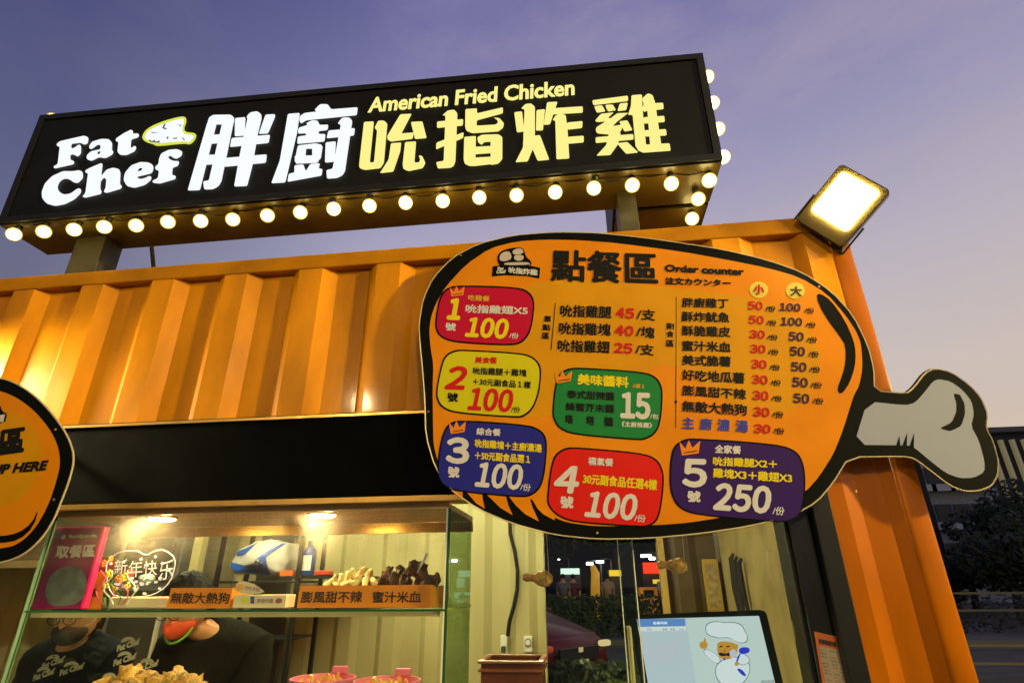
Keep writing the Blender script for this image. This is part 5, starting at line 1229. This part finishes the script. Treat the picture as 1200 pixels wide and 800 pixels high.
    # eyes
    for sx in (-1, 1):
        bm = bmesh.new(); sphere(bm, (0, 0, 0), .011*s, 3); bmesh.ops.transform(bm, matrix=M_ @ Matrix.Translation(Vector((sx*.030, -.0765, .010))*s), verts=bm.verts)
        e_ = obj('eye', bm, mat('eye_white', (.6, .56, .5), .2), p, smooth='all')
        bm = bmesh.new(); sphere(bm, (0, 0, 0), .0055*s, 2); bmesh.ops.transform(bm, matrix=M_ @ Matrix.Translation(Vector((sx*.030, -.0835, .009))*s), verts=bm.verts)
        obj('pupil', bm, mat('eye_dark', (.02, .012, .008), .15), p, smooth='all')
        bm = bmesh.new(); tube(bm, [M_ @ (Vector((sx*(.016+.008*j), -.093+.002*j*j*.6, .030+.003*math.sin(j)))*s) for j in range(4)], .0025, 5); obj('eyebrow', bm, hair_m, p)
        bm = bmesh.new(); sphere(bm, (0, 0, 0), .019*s, 3, (.35, .7, 1.3)); bmesh.ops.transform(bm, matrix=M_ @ Matrix.Translation(Vector((sx*.077, .004, -.004))*s), verts=bm.verts)
        obj('ear', bm, SKIN, p, smooth='all')
    # hair: shell over the top and back with broken surface
    bm = bmesh.new(); vs = sphere(bm, (0, 0, 0), 1, 5)
    for v in vs:
        n_ = v.co.normalized(); rr_ = 1.12+.05*noise.fractal(Vector((n_.x*9, n_.y*9, n_.z*2.5)), .9, 2, 4)
        x, y, z = n_
        lim = .18 if y < 0 else -.45-.25*y
        if z < lim and y < .0: rr_ = .93
        elif z < lim: rr_ = .96
        v.co = Vector((x*.076*rr_*1.03, y*.095*rr_, z*.115*rr_+.002))*s
    dl_ = [v for v in bm.verts if (v.co.z < .032*s and v.co.y < -.035*s) or v.co.z < -.085*s]
    bmesh.ops.delete(bm, geom=dl_, context='VERTS')
    bmesh.ops.transform(bm, matrix=M_, verts=bm.verts)
    obj('hair', bm, hair_m, p, smooth='all')
    # mask
    bm = bmesh.new(); vs = sphere(bm, (0, 0, 0), 1, 4)
    for v in vs:
        x, y, z = v.co
        v.co = Vector((x*.068*(1-.18*max(0, -z)), -.030+y*.074-.012*math.exp(-(x/.35)**2)*(1 if y < 0 else 0), -.050+z*.050))*s
    dl_ = [v for v in bm.verts if v.co.y > -.035*s]
    bmesh.ops.delete(bm, geom=dl_, context='VERTS'); bmesh.ops.transform(bm, matrix=M_, verts=bm.verts)
    mk = obj('face_mask', bm, mask_m, p, smooth='all')
    if 'watermelon' in mask_m.name:
        bm = bmesh.new(); tube(bm, [M_ @ (Vector((.060*math.cos(a_), -.046-.048*abs(math.sin(a_)), -.055+.042*math.sin(a_)))*s) for a_ in [R(-175+j*10) for j in range(18)]], .0045, 6)
        obj('mask_rim', bm, mat('melon_rind', (.18, .55, .05), .5), p, smooth='all')
    for sx in (-1, 1):
        bm = bmesh.new(); tube(bm, [M_ @ (Vector(q_)*s) for q_ in ((sx*.062, -.05, -.030), (sx*.074, -.02, -.015), (sx*.080, .006, -.002))], .0012, 5); obj('mask_loop', bm, PAPERW, p)
    if glasses:
        for sx in (-1, 1):
            bm = bmesh.new(); ring = [M_ @ (Vector((sx*.031+.024*math.cos(a_*math.pi/9), -.100, .008+.017*math.sin(a_*math.pi/9)))*s) for a_ in range(19)]
            tube(bm, ring, .0016, 5); tube(bm, [M_ @ (Vector((sx*.055, -.099, .010))*s), M_ @ (Vector((sx*.078, -.02, .008))*s), M_ @ (Vector((sx*.080, .01, .004))*s)], .0014, 5)
            obj('glasses', bm, BLACKF, p)
    return p, shirt
HAIR = mat('black_hair', (.004, .003, .002), .6, bump=.6, bscale=60, spec=.12)
shirt1 = mat('navy_printed_tee', (.004, .005, .010), .9, spec=.08, bump=.2, bscale=80)
c1 = at(121, 718, .62)
P1, S1 = make_person('worker in dark tee with white lettering and black mask, below the pink sign', (c1.x, .50, c1.z), .165, at(115, 770, .6).z+.005, shirt1, R(14), R(8), 1.0, mat('black_mask', (.008, .008, .008), .6), c1.x-.05, True, HAIR)
c2 = at(243, 708, .62)
P2, S2 = make_person('worker in a plain dark tee and red watermelon mask looking down behind the case', (c2.x, .50, c2.z), .185, at(300, 752, .6).z, mat('plain_charcoal_tee', (.009, .008, .005), .9, spec=.08, bump=.3, bscale=60), R(24), R(-10), 1.02, mat('watermelon_mask', (.85, .09, .02), .5), c2.x+.075, True, HAIR)
# white shirt prints
for x, y in ((58, 768), (40, 782), (88, 779), (107, 795), (75, 760), (146, 775), (172, 783), (150, 758), (62, 790), (30, 796), (128, 800)):
    lt = lettering('Fat Chef', (x-13, y+5), (x+13, y-4), (x-12, y-2), wall_plane(.40), 0, mat('tee_print', (.36, .33, .25), .8), P1, bold=.06, noff=.02, name='shirt_print')
    conform(lt, [S1], -.003)
    ys = [v.co.y for v in lt.data.vertices]
    if max(ys)-min(ys) > .045: bpy.data.objects.remove(lt); continue
    bm = bmesh.new(); q_ = chaikin([(x-9, y-5), (x-6, y-11), (x+3, y-13), (x+9, y-9), (x+7, y-6), (x+2, y-9), (x-4, y-7)], 1)
    bm.faces.new([bm.verts.new(at(a_, b_, .40)) for a_, b_ in q_]); bmesh.ops.triangulate(bm, faces=bm.faces[:])
    pr = obj('shirt_print', bm, MAT['tee_print'], P1); conform(pr, [S1], -.003)

# ================================================================== STREET BEYOND
def leaves(bm, c, rad, n_, sz, sq=(1, 1, 1), seed=0):
    rr_ = random.Random(seed)
    for _ in range(n_):
        while True:
            p = Vector((rr_.uniform(-1, 1), rr_.uniform(-1, 1), rr_.uniform(-1, 1)))
            if p.length < 1: break
        d_ = p.normalized()*(p.length**.45)
        if noise.noise(d_*2.3+Vector((seed, 0, 0))) < -.22: continue
        q_ = Vector(c)+Vector((d_.x*rad*sq[0], d_.y*rad*sq[1], d_.z*rad*sq[2]))
        a_ = Vector((rr_.uniform(-1, 1), rr_.uniform(-1, 1), rr_.uniform(-1, 1))).normalized()*sz*rr_.uniform(.6, 1.3); b_ = a_.orthogonal().normalized()*sz*.55
        bm.faces.new([bm.verts.new(q_+v) for v in (-a_, b_, a_, -b_)])
LF = mat('dark_foliage', (.018, .028, .009), .7, var=.5, vscale=1.2)
LF2 = mat('hedge_foliage', (.045, .075, .015), .7, var=.5, vscale=3)
TR = mat('bark', (.06, .045, .03), .9)
def tree(x, y, h, r, seed, label):
    t = thing('tree', label, 'tree', (x, y, 0), 'trees beyond the road')
    bm = bmesh.new(); tube(bm, [(x, y, 0), (x+.1, y, h*.3), (x-.1, y+.1, h*.6)], [.22, .17, .1], 8)
    rr_ = random.Random(seed)
    for k in range(6):
        a_ = k*1.05; tube(bm, [(x, y, h*(.3+.04*k)), (x+math.cos(a_)*r*.4, y+math.sin(a_)*r*.4, h*(.5+.03*k)), (x+math.cos(a_)*r*.75, y+math.sin(a_)*r*.75, h*(.62+.04*k))], [.1, .06, .03], 5)
    obj('trunk', bm, TR, t)
    bm = bmesh.new()
    for k in range(9):
        a_ = rr_.uniform(0, 6.28); rd = rr_.uniform(.1, .7)*r; leaves(bm, (x+math.cos(a_)*rd, y+math.sin(a_)*rd, h*rr_.uniform(.45, .88)), r*rr_.uniform(.35, .55), 420, .16, (1, 1, .8), seed*31+k)
    obj('crown', bm, LF, t)
for k, (px, py_top, Y, r) in enumerate(((1104, 655, 30, 1.6), (1152, 585, 26, 2.0), (1188, 566, 27, 2.4), (1122, 640, 34, 2.0), (1240, 545, 30, 3.4), (1180, 606, 20.5, 2.0))):
    p = at(px, py_top, Y)
    tree(p.x, Y, p.z, r, k+3, ['dark tree just right of the container corner, in front of the flats', 'tall dark tree below the bone end of the menu board', 'dark tree at the right edge of the picture', 'far low tree seen beside the container corner', 'tall tree past the right edge, behind the others', 'short bushy dark tree nearest the road barrier'][k])
# low dark hedge mass under the trees
hd = thing('roadside_hedge', 'long dark hedge along the far side of the road', 'hedge', (25, 17.5, .12))
bm = bmesh.new(); rr_ = random.Random(5)
for k in range(46):
    X = 3+k*1.0; leaves(bm, (X, 17.4+rr_.uniform(-.2, .2), .55), .75, 330, .07, (1, .8, .9), 300+k)
obj('foliage', bm, LF, hd)
# road barrier
gb = thing('road_barrier', 'low dark metal barrier with two rails between the road and the trees', 'barrier', (18, 15.2, .125))
bm = bmesh.new()
for z in (1.15, .75): B(bm, 4, 60, 15.18, 15.22, z, z+.05)
obj('rail', bm, mat('grey_rail', (.09, .085, .07), .6), gb)
for k in range(24):
    X = 4.2+k*2.3; box('barrier_post', X, X+.06, 15.225, 15.28, .13, 1.22, MAT['grey_rail'], gb)
# second barrier nearer
gb2 = thing('parking_barrier', 'low double rail parking barrier nearer the container', 'barrier', (12, 9.6, 0))
q_ = at(1160, 757, 9.6); 
bm = bmesh.new()
for yy in (756, 777): z = at(1160, yy, 9.6).z; B(bm, 4, 40, 9.58, 9.62, z-.02, z+.015)
obj('rail', bm, mat('pale_rail', (.09, .08, .05), .6), gb2)
for k in range(12): box('barrier_post', 5+k*3, 5.06+k*3, 9.625, 9.68, 0, q_.z+.03, MAT['pale_rail'], gb2)
# finned building far right
FYd = 70
a_ = at(1150, 508, FYd); 
fb = thing('finned_building', 'tall office block with pale vertical fins lit from below at the right edge', 'building', (a_.x+12, FYd+8, 0))
box('wall', a_.x-4, a_.x+34, FYd, FYd+16, 0, a_.z, mat('dark_facade', (.035, .038, .045), .7), fb)
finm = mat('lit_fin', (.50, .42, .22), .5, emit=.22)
fm = None
for k in range(30):
    X = a_.x-3.6+k*1.25
    if fm is None:
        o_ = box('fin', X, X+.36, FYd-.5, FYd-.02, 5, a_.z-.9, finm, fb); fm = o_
    else:
        o_ = fm.copy(); C.objects.link(o_); o_.location.x += k*1.25
box('roof_edge', a_.x-4.2, a_.x+34.2, FYd-.6, FYd+16, a_.z+.02, a_.z+.6, mat('roof_concrete', (.2, .19, .18), .7), fb)
# flats behind the container corner
ab = at(1062, 520, 48); at_ = at(1150, 520, 48)
fl_ = thing('apartment_block', 'pale block of flats with balconies half hidden by trees', 'building', (ab.x+3, 50, 0))
zt_ = at(1090, 535, 48).z
box('wall', ab.x-3, at_.x, 48, 58, 0, zt_, mat('flat_wall', (.42, .43, .46), .7, var=.2), fl_)
nf = 5
for i in range(nf):
    z = zt_-1.6-i*2.9
    if z < 1: break
    for j in range(5):
        X = ab.x-2+j*(at_.x-ab.x)/4.2
        w_ = box('window', X, X+1.2, 47.9, 47.99, z-.7, z+.7, mat('dark_pane', (.02, .025, .03), .1), fl_)
        box('balcony', X-.2, X+1.5, 47.2, 47.89, z-1.25, z-.72, mat('pale_balcony', (.62, .64, .68), .6), fl_)
lit = box('window', ab.x+3.4, ab.x+4.3, 47.8, 47.89, zt_-2.2, zt_-.6, mat('lit_pane', (.95, .70, .25), .4, emit=.8), fl_)

# hedge strips in view through the rear opening
for nm, y_, px0, px1, pyt, lab, n_ in (('garden_hedge', 3.4, 600, 790, 775, 'low clipped hedge just behind the container, lowest in the rear opening', 16), ('garden_hedge', 16.0, 560, 860, 697, 'clipped hedge across the road behind the dark red car', 26)):
    A = at(px0, pyt, y_); Bq = at(px1, pyt, y_)
    h_ = thing(nm, lab, 'hedge', ((A.x+Bq.x)/2, y_, 0))
    bm = bmesh.new(); W_ = Bq.x-A.x; zz = A.z
    for k in range(n_):
        leaves(bm, (A.x+W_*(k+.5)/n_, y_, zz*.5), max(zz*.5, W_/n_), 500, .035 if y_ < 6 else .06, (1, .55, zz*.52/max(zz*.5, W_/n_)), 500+k)
    obj('foliage', bm, LF2, h_)
# car
def car():
    cy = 7.0; cx = at(679, 760, cy).x
    t = thing('parked_car', 'dark red hatchback parked facing the container, seen through the rear opening', 'car', (cx, cy, 0))
    red = mat('dark_red_car_paint', (.07, .002, .002), .4, coat=.2, var=.1, spec=.15)
    prof = [(0, .35), (0, .62), (.12, .78), (.95, .98), (1.15, 1.02), (1.75, 1.42), (2.9, 1.48), (3.7, 1.15), (3.95, 1.05), (4.0, .4), (3.6, .28), (.3, .25)]
    bm = bmesh.new(); W_ = .86; rows_ = []
    for s_, inset in ((-1, .0), (-.92, .0), (.92, .0), (1, .0)):
        r_ = []
        for (yy, zz) in prof:
            k = 1 if abs(s_) < .95 else 1
            xw = W_*s_*(1-.20*max(0, (zz-.95)/.55))
            dy = .16*abs(s_)**3 if yy < .5 else 0
            r_.append(bm.verts.new((cx+xw, cy+yy+dy, zz-(.05 if abs(s_) > .95 else 0))))
        rows_.append(r_)
    n_ = len(prof)
    for i in range(3):
        for j in range(n_): bm.faces.new((rows_[i][j], rows_[i+1][j], rows_[i+1][(j+1) % n_], rows_[i][(j+1) % n_]))
    bm.faces.new(rows_[0][::-1]); bm.faces.new(rows_[3]); bmesh.ops.recalc_face_normals(bm, faces=bm.faces)
    bmesh.ops.bevel(bm, geom=bm.edges[:], offset=.05, segments=3, affect='EDGES')
    obj('body', bm, red, t, smooth='all')
    bm = bmesh.new(); slab(bm, [Vector((cx-.66, cy+1.22, 1.06)), Vector((cx+.66, cy+1.22, 1.06)), Vector((cx+.58, cy+1.72, 1.40)), Vector((cx-.58, cy+1.72, 1.40))], Vector((0, -.02, .02))); bmesh.ops.recalc_face_normals(bm, faces=bm.faces)
    obj('windscreen', bm, mat('car_glass', (.01, .012, .014), .06), t)
    for s_ in (-1, 1):
        hl = obj('headlight', B(bmesh.new(), cx+s_*.64-.10, cx+s_*.64+.10, cy-.015, cy+.10, .63, .71, .03), emi('car_lamp', (1, .74, .36), .75) if s_ > 0 else mat('amber_lamp', (.35, .05, .01), .3, emit=.2), t, smooth=True)
        for yy in (.75, 3.1):
            bm = bmesh.new(); bmesh.ops.create_cone(bm, cap_ends=True, segments=24, radius1=.31, radius2=.31, depth=.2, matrix=Matrix.Translation((cx+s_*.76, cy+yy, .31)) @ Matrix.Rotation(R(90), 4, 'Y'))
            w_ = obj('wheel', bm, mat('tyre', (.015, .015, .015), .8), t, smooth=True)
        obj('door_mirror', B(bmesh.new(), cx+s_*.90-.10, cx+s_*.90+.08, cy+1.35, cy+1.47, .98, 1.10, .03), red, t, smooth=True)
    box('grille', cx-.42, cx+.42, cy-.02, cy+.03, .50, .66, BLACKF, t, bev=.01)
    box('air_intake', cx-.5, cx+.5, cy-.02, cy+.05, .32, .42, BLACKF, t, bev=.01)
    box('number_plate', cx-.16, cx+.16, cy-.032, cy-.021, .44, .51, mat('plate_white', (.5, .5, .48), .4), t)
    t.rotation_euler.z = R(52)
    box('badge', cx-.05, cx+.05, cy-.03, cy-.021, .60, .66, ALU, t, bev=.005)
car()
# stalls across the road
def kiosk(px, py, wpx, hpx, Y, col, k, lab, body=(.05, .04, .04)):
    c_ = at(px, py, Y); w_ = (at(px+wpx/2, py, Y)-at(px-wpx/2, py, Y)).x; h_ = (at(px, py-hpx/2, Y)-at(px, py+hpx/2, Y)).z
    t = thing('market_stall', lab, 'stall', (c_.x, Y+1, .125), 'lit stalls across the road')
    box('booth', c_.x-w_*.55, c_.x+w_*.55, Y+.2, Y+2, .13, c_.z+h_*.45, mat('booth%.2f' % body[0], body, .6), t)
    box('counter', c_.x-w_*.5, c_.x+w_*.5, Y-.1, Y+.19, .13, 1.05, mat('stall_counter', (.16, .10, .05), .6), t)
    box('sign_panel', c_.x-w_/2, c_.x+w_/2, Y, Y+.19, c_.z-h_/2, c_.z+h_/2, emi('stall_sign_%d' % int(px), col, k), t)
    return t, c_, w_, h_
SY = 24
kiosk(766, 665, 24, 13, SY, (1, .05, .015), 1.3, 'food stall across the road with a glowing red sign')
kiosk(721, 671, 14, 7, SY, (1, .62, .03), 1.1, 'small stall across the road with a yellow sign')
kiosk(668, 669, 22, 7, SY+2, (.75, .95, .85), 1.2, 'stall across the road with a pale green lit canopy front')
t, c_, w_, h_ = kiosk(802, 669, 24, 8, SY-4, (.45, .75, .6), .9, 'stall across the road with pale green lit menu panels')
mn = at(808, 702, SY-4)
box('menu_panel', mn.x-.42, mn.x+.40, SY-4.2, SY-4.11, mn.z-.30, mn.z+.28, emi('menu_green', (.35, .72, .60), .8), t)
mn = at(811, 680, SY-4); box('menu_panel', mn.x-.14, mn.x+.14, SY-4.2, SY-4.11, mn.z-.16, mn.z+.16, emi('menu_green2', (.55, .75, .6), .7), t)
# food van with orange front
mv = at(756, 689, SY); tv = thing('scooter_cart', 'orange snack cart standing under the red sign', 'cart', (mv.x, SY-1, .13))
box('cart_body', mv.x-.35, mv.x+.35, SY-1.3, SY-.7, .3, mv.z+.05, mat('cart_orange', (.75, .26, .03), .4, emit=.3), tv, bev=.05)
box('cart_front', mv.x-.2, mv.x+.2, SY-1.34, SY-1.305, mv.z-.3, mv.z-.05, mat('cart_dark', (.04, .03, .03), .4), tv)
for s_ in (-1, 1):
    bm = bmesh.new(); bmesh.ops.create_cone(bm, cap_ends=True, segments=20, radius1=.17, radius2=.17, depth=.08, matrix=Matrix.Translation((mv.x+s_*.27, SY-1, .30)) @ Matrix.Rotation(R(90), 4, 'Y')); obj('wheel', bm, MAT['tyre'], tv)
my = at(770, 681, SY); o = box('glowing_sign', my.x-.2, my.x+.2, SY-.3, SY-.25, my.z-.08, my.z+.08, emi('price_yellow', (1, .65, .05), 1)); tag(o, 'small glowing yellow panel below the red sign', 'sign')
# lamps
def street_lamp(px, py, Y, lab, w_=.30, k=14, arms=((0, 0),)):
    c_ = at(px, py, Y); t = thing('street_lamp', lab, 'street lamp', (c_.x, Y, .12), 'white lamps above the stalls')
    bm = bmesh.new(); tube(bm, [(c_.x+.5, Y+.3, .12), (c_.x+.5, Y+.3, c_.z+.1), (c_.x+.3, Y+.15, c_.z+.14), (c_.x, Y, c_.z+.08)], .045, 8); obj('pole', bm, MAT['grey_rail'], t)
    obj('lamp_head', B(bmesh.new(), c_.x-w_, c_.x+w_, Y-.08, Y+.08, c_.z+.06, c_.z+.10, .01), BLACKF, t)
    obj('lamp_glass', B(bmesh.new(), c_.x-w_*.9, c_.x+w_*.9, Y-.07, Y+.07, c_.z-.05, c_.z+.058, .02), emi('lamp_cool', (.85, .95, 1), k), t)
for (px, py, lab, w_) in ((691, 660, 'white lamp left of the toy drumstick, above the pale stall', .16), (703, 658, 'white lamp beside the inflatable orange figure', .18), (757, 651, 'long white lamp above the red sign', .25), (764, 654, 'short white lamp touching the red sign glow', .14), (823, 653, 'single white lamp right of the hanging drumstick', .13)):
    street_lamp(px, py, SY+1, lab, w_)
street_lamp(655, 656, 30, 'small far lamp over the street near the pale wall edge', .07)
# orange figure-like inflatable tube
fo = at(696, 668, SY-.5); of = thing('inflatable_tube', 'upright orange inflatable advertising tube between the white lamps', 'inflatable', (fo.x, SY-.5, .12))
bm = bmesh.new(); zt_ = at(696, 662, SY-.5).z
tube(bm, [(fo.x, SY-.5, .13), (fo.x, SY-.5, zt_*.5), (fo.x+.05, SY-.5, zt_-.3), (fo.x-.05, SY-.5, zt_)], [.20, .20, .18, .10], 12)
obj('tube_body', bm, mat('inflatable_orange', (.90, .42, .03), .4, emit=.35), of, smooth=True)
# passer-by in a white shirt
def passer(px, Y, shirt, lab, hh=1.66):
    p0 = at(px, 690, Y); x = p0.x; t = thing('person', lab, 'person', (x, Y, .125), 'people by the stalls')
    z0 = .125
    V_ = [(x, Y, z0+.88), (x, Y, z0+1.1), (x, Y, z0+1.36), (x, Y, z0+1.46), (x, Y-.01, z0+1.56), (x-.18, Y, z0+1.36), (x-.22, Y, z0+1.08), (x-.16, Y-.16, z0+.90), (x+.18, Y, z0+1.36), (x+.23, Y, z0+1.1), (x+.22, Y-.1, z0+.86), (x-.09, Y, z0+.8), (x-.10, Y-.02, z0+.45), (x-.11, Y+.02, z0+.06), (x+.09, Y, z0+.8), (x+.12, Y-.03, z0+.45), (x+.13, Y+.1, z0+.06)]
    E_ = [(0, 1), (1, 2), (2, 3), (3, 4), (2, 5), (5, 6), (6, 7), (2, 8), (8, 9), (9, 10), (0, 11), (11, 12), (12, 13), (0, 14), (14, 15), (15, 16)]
    Rr = [.13, .12, .14, .05, .085, .06, .045, .03, .06, .045, .03, .085, .06, .045, .085, .06, .045]
    o_ = skin_obj('body', V_, E_, Rr, SKIN, t, 1)
    skin_obj('shirt', [V_[0], V_[1], V_[2], V_[5], V_[6], V_[8], V_[9]], [(0, 1), (1, 2), (2, 3), (3, 4), (2, 5), (5, 6)], [.18, .17, .19, .10, .08, .10, .08], shirt, t, 1)
    skin_obj('trousers', [V_[0], V_[11], V_[12], V_[13], V_[14], V_[15], V_[16]], [(0, 1), (1, 2), (2, 3), (0, 4), (4, 5), (5, 6)], [.14, .1, .075, .06, .1, .075, .06], mat('dark_trousers', (.02, .02, .03), .8), t, 1)
    bm = bmesh.new(); sphere(bm, (x, Y+.01, z0+1.61), .098, 2, (1, 1.05, 1)); obj('hair', bm, HAIR, t, smooth='all')
passer(779, SY-3, mat('white_tee', (.55, .52, .48), .7), 'passer-by in a white shirt standing right of the red sign')
passer(712, SY-2, mat('tan_tee', (.40, .28, .16), .7), 'passer-by in a tan top standing below the yellow sign')
passer(672, SY-3, mat('maroon_tee', (.10, .015, .02), .7), 'passer-by in a maroon top standing behind the dark red car')
passer(660, SY-3.4, mat('grey_tee', (.10, .10, .10), .7), 'passer-by in a grey top nearest the pale wall edge')
# dark backdrop building behind stalls
db = thing('dark_warehouse', 'long dark building behind the lit stalls across the road', 'building', (0, 36, 0))
box('wall', -30, 20, 34, 46, 0, 9, mat('dark_wall', (.018, .018, .02), .8), db)
for k in range(9): box('window', -8+k*2.2, -7+k*2.2, 33.9, 33.99, 5.5, 6.4, MAT['dark_pane'], db)
for k, (x, y, h, r) in enumerate(((-2.2, 27, 7.5, 2.6), (1.5, 29, 8, 3.0), (4.6, 27.5, 7, 2.6))):
    tree(x, y, h, r, 40+k, ['dark street tree behind the pale green stall', 'dark street tree behind the yellow sign', 'dark street tree behind the red sign'][k])

# ================================================================== KITCHEN TUBES AND ADDED LAMPS
# fluorescent tube fittings inside the container
def tube_fitting(x0, x1, y, z, lab, k, col=(1, .93, .58)):
    t = thing('tube_light', lab, 'tube light', ((x0+x1)/2, y, z), 'ceiling tube lights in the kitchen')
    box('fitting', x0, x1, y-.04, y+.04, z+.02, z+.06, PAPERW, t, bev=.004)
    bm = bmesh.new(); tube(bm, [(x0+.02, y, z), (x1-.02, y, z)], .014, 10); obj('tube', bm, emi('tube_glow%d' % k, col, k), t, smooth=True)
tube_fitting(-2.9, -1.7, 1.05, 2.45, 'ceiling tube light over the left of the kitchen', 240)
tube_fitting(-1.3, -.1, 1.15, 2.45, 'ceiling tube light over the right of the kitchen', 320)
# lamps added out of view to carry warm light onto the stall front
def added_pole_lamp(x, y, z, k, lab, col):
    t = thing('added_globe_lamp', lab, 'street lamp', (x, y, 0))
    bm = bmesh.new(); tube(bm, [(x, y, 0), (x, y, z-.2)], [.07, .05], 10); obj('pole', bm, MAT['grey_rail'], t)
    bm = bmesh.new(); lathe(bm, [(.06, z-.24), (.10, z-.20), (.10, z-.17)], (x, y, 0), 16); obj('lamp_collar', bm, BLACKF, t)
    bm = bmesh.new(); sphere(bm, (x, y, z), .18, 3); obj('lamp_globe', bm, emi('added_lamp_glow_%d' % k, col, k), t, smooth='all')
added_pole_lamp(7.0, -2.6, 4.2, 2600, 'added globe lamp on a pole, unseen to the right of the stall', (1, .80, .30))
added_pole_lamp(2.2, -7.5, 5.0, 560, 'tall added globe lamp, unseen behind the viewer to the right', (1, .80, .42))
added_pole_lamp(-4.5, -9, 5.0, 420, 'tall added warm globe lamp, unseen behind the viewer to the left', (1, .78, .40))
